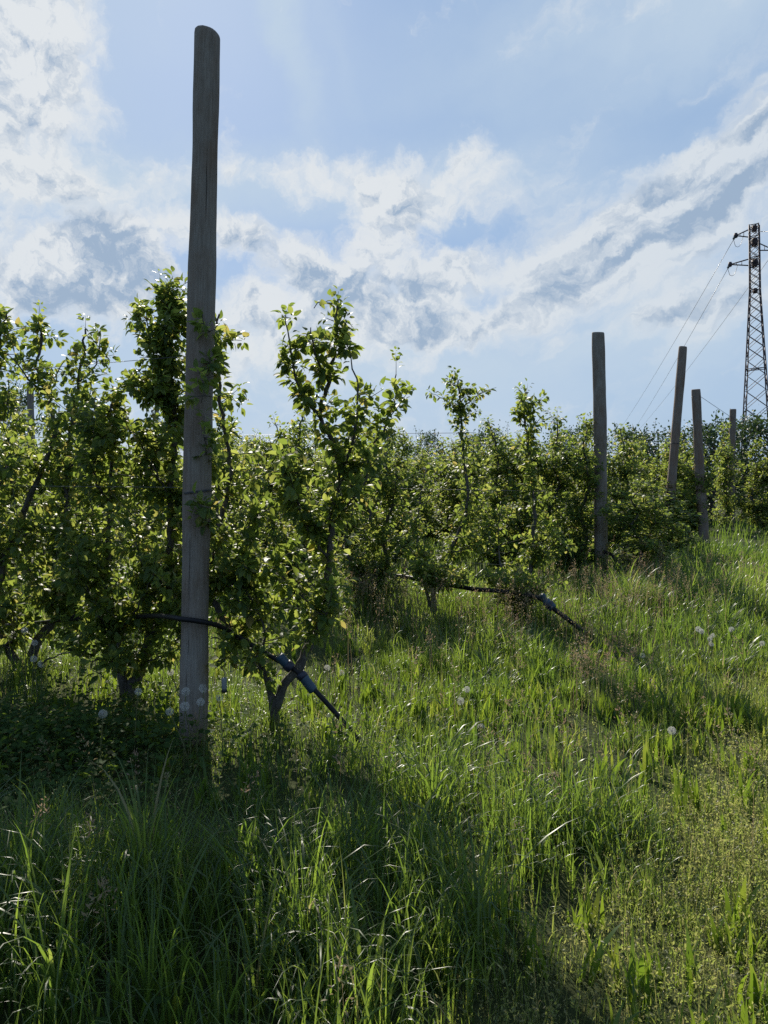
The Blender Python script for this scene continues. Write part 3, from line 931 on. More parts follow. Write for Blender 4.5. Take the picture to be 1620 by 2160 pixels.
# --- generic trees for the rows behind, copied
def generic_tree(seed, height, leaf, lush, nseg=2, scale=1.0, lod=1.0, loc=(0, -60, 0)):
    T = Tree(seed, leaf, 6, 0.72, 1.15)
    rng = T.rng
    base = np.array([0, 0, -0.05])
    twin = rng.random() < 0.75
    limbs = []
    for s in ((-1, 1) if twin else (1,)):
        sp = s * (rng.uniform(0.12, 0.26) if twin else 0.05)
        hh = height * (rng.uniform(0.86, 1.0) if s < 0 else 1.0)
        yj = rng.normal(0, 0.06, 6)
        xj = rng.normal(0, 0.055, 6)
        pts = [base, (sp * .45, yj[0] * .3, .25), (sp * 1.1, yj[1] * .6, .62), (sp * 1.25 + xj[1], yj[1], 1.05), (sp * 1.15 + xj[2], yj[2], 1.5), (sp * 1.0 + xj[3], yj[3], .72 * hh), (sp * 1.0 + xj[4], yj[4], .86 * hh), (sp * 1.0 + xj[5], yj[5], hh)]
        limbs.append(T.limb(pts, 0.034, 0.006, 0.07))
    for p in limbs:
        T.clothe(p, 38 * lush, 0.10, 0.40, 0.14, m=5, gap=0.05 / lod, z_thin=height * 0.72)
        for _ in range(10):
            i = rng.integers(len(p) // 7, int(len(p) * 0.82))
            a = rng.uniform(0, 6.28)
            q = p[i]
            if rng.random() < .3:
                q = p[rng.integers(2, max(3, len(p) // 4))]
            pts = [q, q + np.array([math.cos(a) * .16, math.sin(a) * .14, .06]), q + np.array([math.cos(a) * .30, math.sin(a) * .26, .20]), q + np.array([math.cos(a) * .36, math.sin(a) * .30, .40])]
            b = T.limb(pts, 0.008, 0.003, 0.07)
            T.clothe(b, 26 * lush, 0.05, 0.24, 0.12, m=5, gap=0.05 / lod)
        T.shoot(p[-1], (rng.normal(0, .15), rng.normal(0, .15), 1), rng.uniform(.06, .18), 0.035, 3, 0.002, size=0.75)
    return T

def spare(T, nseg, scale):
    o = T.build((0, 0, 0), None, None, nseg=nseg, scale=scale)
    return o

protos_near = [spare(generic_tree(100 + i, 2.6, 0.076, 1.15), 3, 1.0) for i in range(4)]
protos_far = [spare(generic_tree(200 + i, 2.6, 0.078, 1.25, lod=0.62), 2, 1.35) for i in range(4)]
used = set()

def plant(protos, i, x, y, h, rot, label, group, wide=1.0):
    src = protos[i % len(protos)]
    o = copy_tree(src) if src.name in used else src
    used.add(src.name)
    o.location = (x, y, gz(x, y) - 0.01)
    o.rotation_euler = (0, 0, rot)
    o.scale = (wide, wide, h / 2.66)
    tag(o, label, 'tree', group)
    return o

row_rot = math.atan2(U_ROW[1], U_ROW[0])
rr = random.Random(5)
# second row, trees one can tell apart
second = [
    (2.55, 2.25, 'low pear tree between the pipe ends, behind the forked tree', 2),
    (3.65, 2.62, 'pear tree showing its top left of the forked first row tree', 3),
    (4.70, 2.50, 'pear tree seen between the tall post and the forked tree', 1),
]
for i, (t, h, lab, v) in enumerate(second):
    x, y = row_pt(1, t, rr.uniform(-.06, .06))
    plant(protos_near, v, x, y, h, row_rot + rr.uniform(-.5, .5) + (math.pi if i % 2 else 0), lab, 'pear trees of the second row', 1.0)
x, y = row_pt(2, 0.45, -.1)
plant(protos_near, 2, x, y, 1.55, 1.0, 'low bushy pear tree at the right side of the thick grey post', 'pear trees of the third row', 1.25)
t = 5.8
i = 0
while t < 11.5:
    x, y = row_pt(1, t, rr.uniform(-.08, .08))
    plant(protos_near, i, x, y, rr.uniform(2.35, 2.7), row_rot + rr.uniform(-.6, .6) + (math.pi if i % 2 else 0),
          'pear tree of the second row, seen through the first row left of the tall post', 'pear trees of the second row')
    t += rr.uniform(1.0, 1.2); i += 1
ROWS = {
    2: ('pear tree in the leafy row that ends at the thick grey banded post', 17.5, 'pear trees of the third row'),
    3: ('pear tree in the leafy row that ends at the leaning reddish post', 23, 'pear trees of the fourth row'),
    4: ('pear tree in the row that ends at the short brown post', 28, 'pear trees of the fifth row'),
    5: ('distant pear tree in the row right of the short brown post', 30, 'pear trees of the sixth row'),
}
for k, (lab, tmax, grp) in ROWS.items():
    t = {2: 1.6, 3: 1.0, 4: 1.6, 5: -1.0}[k]
    i = k
    while t < tmax:
        x, y = row_pt(k, t, rr.uniform(-.1, .1) - (.45 if k == 3 and t < 1.6 else 0))
        if x / y < 0.56:
            near = y < 13.5
            first = k == 3 and t < 1.2
            plant(protos_near if near else protos_far, i, x, y, 1.45 if first else rr.uniform(2.0, 2.58) + (0.25 if k >= 3 else 0) + (0.15 if k == 5 else 0), row_rot + rr.uniform(-.6, .6) + (math.pi if rr.random() < .5 else 0), lab, grp, rr.uniform(1.0, 1.45))
        t += rr.uniform(0.85, 1.1) * (1.0 if k < 4 else 1.2); i += 1

# ------------------------------------------------------------------ far hedge trees
def hedge_tree(seed, h, r):
    rng = np.random.default_rng(seed)
    g = Geo()
    g.tube(resample([(0, 0, -.1), (0.05, 0, h * .3), (0, .05, h * .6), (.05, 0, h * .85)], .3), np.linspace(.10, .02, len(resample([(0, 0, -.1), (0.05, 0, h * .3), (0, .05, h * .6), (.05, 0, h * .85)], .3))), 7)
    nclump = 46
    P, A, N, L = [], [], [], []
    for c in range(nclump):
        zc = rng.uniform(0.10, 0.95)
        rad = r * math.sqrt(max(0.05, 1 - ((zc - .42) / .62) ** 2)) * rng.uniform(0.3, 1.0)
        a = rng.uniform(0, 6.28)
        cc = np.array([rad * math.cos(a), rad * math.sin(a), zc * h])
        g.tube([(0, 0, zc * h * .8), tuple(cc)], [.02, .008], 4, cap=False)
        n = 60
        q = cc + rng.standard_normal((n, 3)) * np.array([.26, .26, .24]) * r * .55
        P.append(q); A.append(norm(rng.standard_normal((n, 3)) + np.array([0, 0, .5]))); N.append(rng.standard_normal((n, 3)) + np.array([0, 0, .8])); L.append(rng.uniform(.08, .17, n))
    for c in range(14):
        a = rng.uniform(0, 6.28); rad = r * rng.uniform(0, .7)
        s = np.array([rad * math.cos(a), rad * math.sin(a), h * rng.uniform(.78, .92)])
        e = s + np.array([rng.normal(0, .1), rng.normal(0, .1), rng.uniform(.3, .75)])
        g.tube([tuple(s), tuple(e)], [.01, .004], 3, cap=False)
        n = 14
        q = s + (e - s) * rng.random((n, 1)) + rng.standard_normal((n, 3)) * .05
        P.append(q); A.append(norm(rng.standard_normal((n, 3)) + np.array([0, 0, .9]))); N.append(rng.standard_normal((n, 3)) + np.array([0, 0, .8])); L.append(rng.uniform(.07, .13, n))
    P, A, N, L = map(np.concatenate, (P, A, N, L))
    V, Fq = leaves(P, A, N, L, L * .3, rng, 2)
    o = empty('hedge_tree', (0, 0, 0))
    link('crown', mesh_np('crown', V, Fq), M_HEDGE, o)
    g.build('trunk', M_BARK, o)
    return o

hp = [hedge_tree(300 + i, 3.6, 1.35) for i in range(3)]
HED = []
for px, d, h, lab in [
    (1330, 27, 3.3, 'dark bushy tree rising between the leaning posts and the grey post'),
    (1390, 28, 3.3, 'dark bushy tree directly behind the leaning reddish post'),
    (1505, 25.5, 3.45, 'dark bushy tree between the short brown post and the last post'),
    (1440, 27, 3.2, 'dark bushy tree behind the short brown post'),
    (1570, 27, 3.75, 'dark bushy tree in front of the foot of the pylon'),
    (1625, 27, 3.8, 'dark bushy tree right of the pylon foot at the picture edge'),
    (1690, 28, 3.9, 'dark bushy tree right of the pylon, just outside the picture edge'),
    (1040, 42, 4.2, 'bluish far tree right of the slim second row trees'),
    (1010, 43, 4.0, 'bluish far tree behind the bushy second row top'),
    (1180, 40, 4.1, 'far dark tree left of the thick grey post'),
    (1235, 38, 4.2, 'far dark tree just left of and behind the grey post'),
    (40, 38, 6.0, 'tall far tree behind the dark post end at the far left'),
    (900, 48, 4.3, 'far tree low on the skyline between the first row fork and second row'),
    (520, 48, 3.9, 'far tree low on the skyline right of the tall post'),
]:
    HED.append((px, d, h, lab))
for i, (px, d, h, lab) in enumerate(HED):
    o = hp[i] if i < 3 else copy_tree(hp[i % 3])
    x = (px - 810) / F * d
    o.location = (x, d, 0)
    o.rotation_euler = (0, 0, i * 1.9)
    o.scale = (1.05, 1.05, h / 3.75)
    tag(o, lab, 'tree', 'dark trees behind the orchard rows')

# ------------------------------------------------------------------ irrigation pipes
def pipe(name_label, pts, r, couplings, straps, step=0.06, clips=()):
    p = resample(pts, step)
    o = empty('irrigation_pipe', tuple(p[0])); org = p[0]
    tag(o, name_label, 'pipe', 'black irrigation pipes')
    g = Geo(); g.tube(p - org, r, 12); g.build('hose', M_PIPE, o)
    for a, b, rr_ in couplings:
        a, b = np.array(a) - org, np.array(b) - org
        n = 10
        f = np.linspace(0, 1, n)
        rad = rr_ * np.array([.80, .98, 1.0, .95, 1.0, .95, 1.0, .95, .98, .82])
        g = Geo(); g.tube(a + (b - a) * f[:, None], rad, 14); c = g.build('coupling', M_COUP, o)
    for a, b, rr_ in straps:
        a, b = np.array(a) - org, np.array(b) - org
        g = Geo(); g.tube(a + (b - a) * np.linspace(0, 1, 4)[:, None], np.array([.95, 1, 1, .95]) * rr_, 14); g.build('strap', M_STRAP, o)
    return o

d = 4.55
pipe('black pipe drooping past the tall post to ground through the forked trunk',
     PX([(-120, 1330, 2.0), (60, 1316, 1.5), (150, 1306, 1.15), (260, 1302, .80), (320, 1299, .45), (355, 1301, .05), (385, 1306, -.12), (430, 1312, -.10), (475, 1326, .06), (540, 1366, .13), (585, 1392, .08), (625, 1415, .06), (655, 1446, .04), (700, 1495, .0), (745, 1548, -.02), (778, 1592, -.02)], d), 0.0155,
     [(at(588, 1383, d + .04), at(606, 1403, d + .05), 0.030), (at(638, 1426, d + .05), at(662, 1458, d + .04), 0.031)],
     [(at(603, 1400, d + .05), at(615, 1410, d + .055), 0.034), (at(632, 1420, d + .055), at(641, 1430, d + .05), 0.034)])
pipe('short black pipe stub with blue coupling slanting into the grass',
     [at(1000, 1243, 8.0), at(1070, 1248, 7.75), at(1120, 1256, 7.65), at(1150, 1268, 7.6), at(1168, 1284, 7.55), at(1200, 1308, 7.5), at(1240, 1340, 7.45)], 0.024,
     [(at(1150, 1267, 7.6), at(1168, 1284, 7.55), 0.044), (at(1143, 1253, 7.6), at(1151, 1270, 7.6), 0.03)],
     [(at(1156, 1273, 7.58), at(1162, 1279, 7.57), 0.049)])
pipe('level black pipe in the gap right of the forked tree',
     [at(735, 1209, 9.4), at(780, 1212, 9.2), at(850, 1216, 8.9), at(900, 1226, 8.6), at(1000, 1243, 8.02)], 0.024, [], [(at(800, 1213, 9.1), at(806, 1213.5, 9.08), 0.03)])
pipe('black pipe behind the base of the thick grey post',
     [at(1120, 1152, 13.6), at(1200, 1157, 12.4), at(1240, 1161, 12.0), at(1285, 1167, 11.6), at(1300, 1185, 11.4)], 0.026, [], [])

# ------------------------------------------------------------------ trellis wires
def wire(label, a, b, r=0.0018, sag=0.0, name='trellis_wire', group='trellis wires along the rows', cat='wire', n=12):
    a, b = np.array(tuple(a)), np.array(tuple(b))
    f = np.linspace(0, 1, n)[:, None]
    p = a + (b - a) * f; p[:, 2] -= (4 * sag * f * (1 - f))[:, 0]
    V, Fq = tube(p - a, r, 5)
    o = link(name, mesh_np(name, V, Fq), M_WIRE); o.location = tuple(a)
    return tag(o, label, cat, group)

p1 = Vector(on_ground(404, D1))
wire('upper wire running from the tall post leftwards past the leafy tops', (p1.x - .03, D1 + .06, 2.30), (*row_pt(0, 9.5), 2.45))
wire('middle wire running from the tall post leftwards inside the first row', (p1.x - .03, D1 + .06, 1.52), (*row_pt(0, 9.5), 1.5))
wire('wire crossing the gap right of the forked tree, in the second row', (*row_pt(1, 0.4), 1.42), (*row_pt(1, 11), 1.5), 0.0025)
gp = on_ground(1272, 11.8)
wire('wire held by the upper band of the thick grey post', (gp.x - .09, 11.85, 2.06), (*row_pt(2, 15), 2.1), 0.003)
wire('wire held by the lower band of the thick grey post', (gp.x - .10, 11.85, 1.08), (*row_pt(2, 15), 1.1), 0.003)
wire('low wire threading the trunks of the second row', (*row_pt(1, 0.6), .62), (*row_pt(1, 11), .66), 0.0025)
wire('top wire of the second row behind the tree tops', (*row_pt(1, 1.2), 2.05), (*row_pt(1, 11), 2.2), 0.0025)
sp = at(1474, 834, 18.3)
wire('slanting wire from the top of the short brown post down to the right', sp, at(1560, 892, 18.9), 0.005, name='guy_wire')

# ------------------------------------------------------------------ hanging trap
tp = at(473, 1442, 4.5)
o = empty('hanging_dispenser', tp); tag(o, 'small grey tube with dark mouth hanging from a twig right of the tall post', 'dispenser')
def lathe(prof, sides=16):
    g = Geo()
    pts = [(0, 0, z) for r, z in prof]
    V, Fq = [], []
    ang = np.linspace(0, 2 * np.pi, sides, endpoint=False)
    V = np.array([[(r * math.cos(a), r * math.sin(a), z) for a in ang] for r, z in prof]).reshape(-1, 3)
    idx = np.arange(len(V)).reshape(len(prof), sides)
    a, b = idx[:-1], idx[1:]
    return V, np.stack([a, np.roll(a, -1, 1), np.roll(b, -1, 1), b], -1).reshape(-1, 4)
g = Geo(); g.add(*lathe([(.0005, .036), (.012, .036), (.0155, .030), (.0155, -.028), (.014, -.034), (.0005, -.034)])); g.build('tube_body', M_GREY, o)
g = Geo(); g.add(*lathe([(.0005, -.0345), (.0165, -.0345), (.018, -.040), (.018, -.050), (.012, -.054), (.0005, -.054)])); g.build('dark_cap', M_DARK, o)
g = Geo(); g.tube([(0, 0, .036), (0.002, 0, .09), (-.004, 0.02, .15), (-.01, 0.05, .22)], .0012, 5); g.build('hanger', M_WIRE, o)
g = Geo()
for z in (-.016, -.004, .008, .020):
    g.add(*ring(.0162, z, .0009))
g.build('rib', M_GREY, o)

# ------------------------------------------------------------------ pylon and power lines
DP = 65.0
pyl_x = 31.55
PYM = Matrix.Rotation(-0.036, 4, 'Y') @ Matrix.Rotation(R(45 + 13), 4, 'Z')
py = empty('lattice_pylon', (pyl_x, DP, 0)); py.rotation_euler = PYM.to_euler()
tag(py, 'rusty steel lattice pylon with three cross arms behind the trees', 'pylon')
def prad(z):                       # half diagonal of the square section
    return 1.77 + (0.54 - 1.77) * z / 16.9 if z < 16.9 else 0.54 + (0.50 - 0.54) * (z - 16.9) / 5.5
ZT = 22.3
crn = [(1, 0), (0, 1), (-1, 0), (0, -1)]
c45 = math.cos(R(45))
def corner(j, z):
    a = math.pi / 4 + j * math.pi / 2
    return np.array([prad(z) * math.cos(a), prad(z) * math.sin(a), z])
for j in range(4):
    g = Geo(); g.tube([corner(j, z) for z in (-0.5, 8, 16.9, ZT)], .048, 4); g.build('leg', M_STEEL, py)
g = Geo()
z = 0.0
lev = [0.0]
while lev[-1] < ZT - .3:
    lev.append(min(ZT, lev[-1] + max(0.42, prad(lev[-1]) * 1.15)))
for a, b in zip(lev[:-1], lev[1:]):
    for j in range(4):
        k = (j + 1) % 4
        flip = (lev.index(a) + j) % 2
        g.bar(corner(j, a) if flip else corner(k, a), corner(k, b) if flip else corner(j, b), .027)
        g.bar(corner(k, a) if flip else corner(j, a), corner(j, b) if flip else corner(k, b), .022)
for zz in (10.4, 16.9, 18.9, 19.6, 20.6, 21.3, 22.25):
    for j in range(4):
        g.bar(corner(j, zz), corner((j + 1) % 4, zz), .035)
    g.bar(corner(0, zz), corner(2, zz), .03)
g.build('bracing', M_STEEL, py)
for zz, s in ((22.0, .30), (20.9, .36), (19.2, .36), (16.9, .25)):
    g = Geo()
    V, Fq = lathe([(.001, zz - s), (s * .8, zz - s * .9), (s, zz - s * .3), (s, zz + s * .3), (s * .8, zz + s * .8), (.001, zz + s * .9)], 4)
    g.add(V * np.array([.75, .75, 1]), Fq)
    g.build('gusset_plate', M_STEEL, py)
inv = PYM.inverted()
def loc(px, pyy, dd=DP):
    v = at(px, pyy, dd) - Vector((pyl_x, DP, 0))
    return np.array(inv @ v)
tips = []
for (tx, ty, rx, ry0, ry1, dt) in ((1552, 497, 1578, 485, 500, -.3), (1540, 558, 1578, 547, 560, -.3), (1634, 528, 1601, 513, 528, .3)):
    g = Geo()
    tip = loc(tx, ty, DP + dt)
    for dd in (-.4, .4):
        g.bar(loc(rx, ry0, DP + dd), tip, .05)
        g.bar(loc(rx, ry1, DP + dd), tip, .05)
        for f in (.35, .65):
            a = loc(rx, ry0, DP + dd) * (1 - f) + tip * f; b = loc(rx, ry1, DP + dd) * (1 - f) + tip * f
            g.bar(a, b, .022)
    V, Fq = lathe([(.001, -.22), (.14, -.16), (.17, 0), (.12, .2), (.001, .22)], 8)
    g.add(V + tip, Fq)
    arm = g.build('cross_arm', M_STEEL, py)
    s = -1 if tx < 1590 else 1
    ib = loc(tx - 5 * 1, ty + 8, DP + dt)
    g = Geo()
    sec = np.linspace(0, 1, 9)
    top_ = loc(tx - 2, ty + 2, DP + dt)
    g.tube(top_ + (ib - top_) * sec[:, None], np.array([.05, .11, .05, .11, .05, .11, .05, .11, .05]), 8); g.build('insulator', M_INSUL, arm)
    g = Geo()
    e = loc(tx + 16, ty + 1, DP + dt)
    mid = loc(tx + 4, ty + 24, DP + dt)
    g.tube(resample([ib, ib * .5 + mid * .5 + np.array([0, 0, -.25]), mid, mid * .5 + e * .5 + np.array([0, 0, -.25]), e], .15), .018, 5); g.build('jumper', M_WIRE, arm)
    tips.append((tx - 5, ty + 9))
sun_far = 330.0
wire('uppermost of the three power lines sloping left from the pylon', at(1547, 506, DP - .3), at(1262, 962, 300), .019, 2.0, 'power_line', 'power lines hung from the pylon', 'power line', 24)
wire('middle power line sloping left from the lower arm of the pylon', at(1535, 567, DP - .3), at(1292, 962, 300), .019, 2.0, 'power_line', 'power lines hung from the pylon', 'power line', 24)
wire('lowest of the three power lines, passing behind the pylon legs', at(1629, 537, DP + .3), at(1300, 950, 300), .019, 2.0, 'power_line', 'power lines hung from the pylon', 'power line', 24)
wire('short stretch of wire leaving the pylon top to the right', at(1601, 488, DP), at(1720, 460, 52), .025, 0.3, 'power_line', 'power lines hung from the pylon', 'power line')

# ------------------------------------------------------------------ dandelion clocks
M_PAP = leaf_material('pappus', [(0.0, (0.60, 0.58, 0.54)), (1.0, (0.72, 0.70, 0.66))], [(0.0, (0.6, 0.58, 0.54)), (1.0, (0.7, 0.68, 0.64))], 0.5, 0.8, 'island', 0.1)
M_STEM = leaf_material('dandelion_stem', [(0.0, (0.12, 0.13, 0.05)), (1.0, (0.15, 0.15, 0.06))], [(0.0, (0.25, 0.3, 0.1)), (1.0, (0.3, 0.32, 0.12))], 0.3, 0.5)
M_CORE = simple('seed_core', (0.10, 0.08, 0.05), 0.8)

def clock_meshes(seed, missing):
    rng = np.random.default_rng(seed)
    n = 110
    k = np.arange(n) + .5
    ph = np.arccos(1 - 2 * k / n); th = np.pi * (1 + 5 ** .5) * k
    D = np.stack([np.cos(th) * np.sin(ph), np.sin(th) * np.sin(ph), np.cos(ph)], -1)
    if missing:
        m = norm(rng.standard_normal(3)); D = D[(D @ m) < missing]
    V, Fq = [], []
    Rr = .021
    for dd in D:
        u = np.cross(dd, rng.standard_normal(3)); u /= np.linalg.norm(u); w = np.cross(dd, u)
        b = len(V)
        V += [dd * .004 - u * .00012, dd * .004 + u * .00012, dd * Rr * .82 + u * .00012, dd * Rr * .82 - u * .00012]
        Fq.append([b, b + 1, b + 2, b + 3])
        for j in range(5):
            a = j * math.pi / 2.5 + rng.uniform(0, .4)
            e = math.cos(a) * u + math.sin(a) * w
            s = np.cross(dd, e)
            b = len(V)
            c = dd * Rr * .82; t = dd * Rr * rng.uniform(.95, 1.08) + e * .0055
            V += [c - s * .00018, c + s * .00018, t + s * .00034, t - s * .00034]
            Fq.append([b, b + 1, b + 2, b + 3])
    core = lathe([(.0003, -.006), (.0042, -.0045), (.006, 0), (.0042, .0045), (.0003, .006)], 10)
    return mesh_np('seed_head', np.array(V), np.array(Fq), False), mesh_np('seed_core', *core)

heads = [clock_meshes(1, 0), clock_meshes(2, 0), clock_meshes(3, .55), clock_meshes(4, .2)]
DG = 'dandelion clocks in the grass'
dand = [
    (52, 1330, 4.9, 'dandelion clock highest of the four in front of the far left trunk', 2),
    (73, 1356, 4.9, 'round dandelion clock just below the highest one at the far left', 0),
    (71, 1390, 4.8, 'third dandelion clock down in the far left four', 0),
    (88, 1400, 4.8, 'lowest and faintest dandelion clock in the far left four', 3),
    (292, 1459, 4.2, 'large round dandelion clock left of the tall post on a long upright stem', 0),
    (217, 1506, 4.0, 'half empty dandelion clock alone over dark ground cover', 2),
    (358, 1501, 4.0, 'dandelion clock on a slanting stem at the left side of the post base', 0),
    (392, 1459, 4.1, 'dandelion clock with a flattened head in front of the post base', 2),
    (390, 1490, 4.05, 'small round dandelion clock low in front of the post base', 1),
    (423, 1481, 4.05, 'dandelion clock at the right edge of the post base', 0),
    (429, 1452, 4.1, 'lopsided dandelion clock above the others at the post base', 3),
    (463, 1471, 4.1, 'sparse dandelion clock right of the post below the hanging tube', 3),
    (360, 1418, 5.3, 'faint dandelion clock left of the post among lit grass', 1),
    (720, 1419, 5.7, 'white dandelion clock right of the pipe coupling', 3),
    (690, 1409, 5.7, 'small ragged dandelion clock beside the forked trunk', 2),
    (985, 1454, 4.9, 'bright dandelion clock in the middle of the lit grass', 1),
    (971, 1479, 4.8, 'half blown dandelion clock just below the bright one mid grass', 2),
    (1015, 1535, 4.6, 'nearly bare dandelion clock low in the middle grass', 3),
    (1417, 1541, 4.0, 'large round dandelion clock nearest the track', 0),
    (1473, 1327, 6.6, 'left one of the close pair of dandelion clocks by the track', 1),
    (1480, 1332, 6.55, 'right one of the close pair of dandelion clocks by the track', 0),
    (1502, 1340, 6.5, 'topmost of three stacked dandelion clocks by the track', 2),
    (1497, 1348, 6.45, 'middle of three stacked dandelion clocks by the track', 0),
    (1501, 1358, 6.4, 'lowest of three stacked dandelion clocks by the track', 2),
    (1543, 1328, 6.6, 'wide open dandelion clock standing alone right of the trio', 2),
    (1355, 1383, 6.0, 'small dandelion clock left of the trio in greener grass', 2),
    (1608, 1357, 6.3, 'pale dandelion clock at the right picture edge', 1),
]
for i, (px, pyy, d, lab, v) in enumerate(dand):
    rng = np.random.default_rng(900 + i)
    hd = np.array(at(px, pyy, d))
    bx, by = hd[0] + rng.normal(0, .03), hd[1] + rng.normal(0, .03)
    if 'slanting' in lab: bx += .07
    bs = np.array([bx, by, gz(bx, by)])
    o = empty('dandelion', tuple(bs)); tag(o, lab, 'dandelion', DG)
    rel = hd - bs
    g = Geo(); g.tube(resample([(0, 0, -.01), tuple(rel * .5 + np.array([rng.normal(0, .012), rng.normal(0, .01), 0])), tuple(rel)], .04), .0026, 6); g.build('stem', M_STEM, o)
    me, mc = heads[v]
    h = link('seed_head', me, M_PAP, o); h.location = tuple(rel); h.rotation_euler = tuple(rng.uniform(0, 6.28, 3))
    sc_ = rng.uniform(.9, 1.15); h.scale = (sc_,) * 3
    c = link('seed_core', mc, M_CORE, h)

# ------------------------------------------------------------------ grass and weeds
_rs = np.random.default_rng(77)
_lat = _rs.random((64, 64))
def vnoise(x, y, s):
    x = np.asarray(x) / s + 100.3; y = np.asarray(y) / s + 57.7
    i, j = np.floor(x).astype(int), np.floor(y).astype(int)
    fx, fy = x - i, y - j
    fx, fy = fx * fx * (3 - 2 * fx), fy * fy * (3 - 2 * fy)
    g = lambda a, b: _lat[a % 64, b % 64]
    return (g(i, j) * (1 - fx) + g(i + 1, j) * fx) * (1 - fy) + (g(i, j + 1) * (1 - fx) + g(i + 1, j + 1) * fx) * fy

TD = np.array([0.549, 0.836])
def track(x, y):
    """signed metres right of the border of the short headland track"""
    return (x - 0.26) * TD[1] - (y - 2.24) * TD[0] + 0.35 * (vnoise(x, y, .8) - .5)
def rowq(x, y):
    return (x - A0[0]) * N_ROW[0] + (y - A0[1]) * N_ROW[1]
def rowt(x, y):
    return (x - A0[0]) * U_ROW[0] + (y - A0[1]) * U_ROW[1] 
def sstep(v, a, b):
    t = np.clip((v - a) / (b - a), 0, 1); return t * t * (3 - 2 * t)
def blob(x, y, cx, cy, rx, ry):
    return np.exp(-(((x - cx) / rx) ** 2 + ((y - cy) / ry) ** 2))
def rowness(x, y):
    q = rowq(x, y); k = np.round(q / S_ROW)
    dq = np.abs(q - k * S_ROW)
    p_t = rowt(x, y) - k * float(STEP @ U_ROW)
    return np.exp(-(dq / .5) ** 2) * sstep(p_t, -0.9, 0.2) * (k >= 0)

def grass_height(x, y):
    tr = track(x, y)
    n1, n2 = vnoise(x, y, .5), vnoise(x + 7, y, 1.6)
    front = 1 - sstep(y - 0.15 * x, 2.9, 3.5)
    h = 0.15 + 0.10 * n1
    h = h + front * (0.15 + 0.15 * n2)
    h = h + 0.24 * blob(x, y, .5, 3.75, .6, .6)
    far_tall = sstep(y, 7.2, 8.5)
    h = h + far_tall * (.10 + .12 * n2)
    h = h + 0.24 * rowness(x, y) * (rowq(x, y) > 1.5)
    h = h + 0.22 * blob(x, y, 3.8, 10.0, 1.6, 2.2) + .12 * blob(x, y, .8, 6.6, .8, .6)
    k = sstep(tr, -.15, .45) * (1 - sstep(y, 5.5, 7.5) * .55)
    h = h * (1 - k) + k * (0.06 + 0.07 * n1)
    return h

def blades(x, y, h, w, rng, ns=5, bend=(0.2, 1.5), lean=0.25, hook=2.4, a=None, lean_out=None):
    """tapering arched strips; returns V (n, ns+1, 2, 3), F"""
    n = len(x)
    if a is None:
        a = rng.uniform(0, 2 * np.pi, n)
    th0 = np.abs(rng.normal(0, lean, n))
    B = rng.uniform(bend[0], bend[1], n) * (rng.random(n) ** 0.6)
    s = np.linspace(0, 1, ns + 1)
    sm = (s[:-1] + s[1:]) / 2
    if lean_out is not None:
        th0 = th0 + lean_out
    th = th0[:, None] * (0.4 + sm[None]) + B[:, None] * sm[None] ** hook * 1.4
    dx = np.sin(th) / ns; dz = np.cos(th) / ns
    X = np.concatenate([np.zeros((n, 1)), np.cumsum(dx, 1)], 1) * h[:, None]
    Z = np.concatenate([np.zeros((n, 1)), np.cumsum(dz, 1)], 1) * h[:, None]
    ca, sa = np.cos(a), np.sin(a)
    tw = rng.normal(0, .5, n)[:, None] * s[None]
    C = np.stack([x[:, None] + X * ca[:, None], y[:, None] + X * sa[:, None], gh(x, y)[:, None] + Z - .01], -1)
    wd = (w[:, None] * (1 - s[None] ** 1.6) * (0.55 + 0.45 * np.minimum(1, s[None] * 4)))
    sx = -np.sin(a[:, None] + tw); sy = np.cos(a[:, None] + tw)
    off = np.stack([sx * wd, sy * wd, np.zeros_like(wd)], -1)
    V = np.stack([C - off, C + off], 2)
    base = (np.arange(n) * (ns + 1) * 2)[:, None, None]
    k = (np.arange(ns) * 2)[None, :, None]
    Fq = (base + k + np.array([0, 1, 3, 2])[None, None]).reshape(-1, 4)
    return V, Fq

def scatter(rng, y0, y1, dens, margin=.9):
    """random points on the ground the camera can see, between depths y0 and y1"""
    xm = .53 * y1 + margin
    n = rng.poisson(dens * (y1 - y0) * 2 * xm)
    x = rng.uniform(-xm, xm, n); y = rng.uniform(y0, y1, n)
    m = np.abs(x) < .53 * y + margin
    return x[m], y[m]

def bands(rng, spec):
    xs, ys, ws = [], [], []
    for y0, y1, dens, wm in spec:
        x, y = scatter(rng, y0, y1, dens)
        xs.append(x); ys.append(y); ws.append(np.full(len(x), wm))
    return np.concatenate(xs), np.concatenate(ys), np.concatenate(ws)

def stuff(name, V, Fq, tint, mat, label):
    V = np.asarray(V).reshape(-1, 3)
    o = link(name, mesh_np(name, V, Fq, True, {'tint': np.clip(tint, 0, 1)}), mat)
    return tag(o, label, kind='stuff')

# tall and middling grass: an even sward and, in it, tussocks whose blades spread outwards
rng = np.random.default_rng(501)
x, y, wm = bands(rng, [(1.5, 2.6, 2100, 1.0), (2.6, 4.2, 2000, .95), (4.2, 6.5, 1500, .95), (6.5, 10, 850, 1.3), (10, 16, 260, 2.0), (16, 26, 60, 3.0)])
aa = rng.uniform(0, 6.28, len(x))
cx, cy, cw = bands(rng, [(1.5, 2.6, 17, 1.0), (2.6, 4.2, 17, 1.0), (4.2, 6.5, 13, 1.1), (6.5, 10, 7, 1.4)])
nb = rng.integers(22, 75, len(cx))
ti = np.repeat(np.arange(len(cx)), nb)
ta = rng.uniform(0, 6.28, len(ti)); tr_ = np.abs(rng.normal(0, 1, len(ti))) * np.repeat(rng.uniform(.02, .065, len(cx)), nb)
tx, ty = cx[ti] + np.cos(ta) * tr_, cy[ti] + np.sin(ta) * tr_
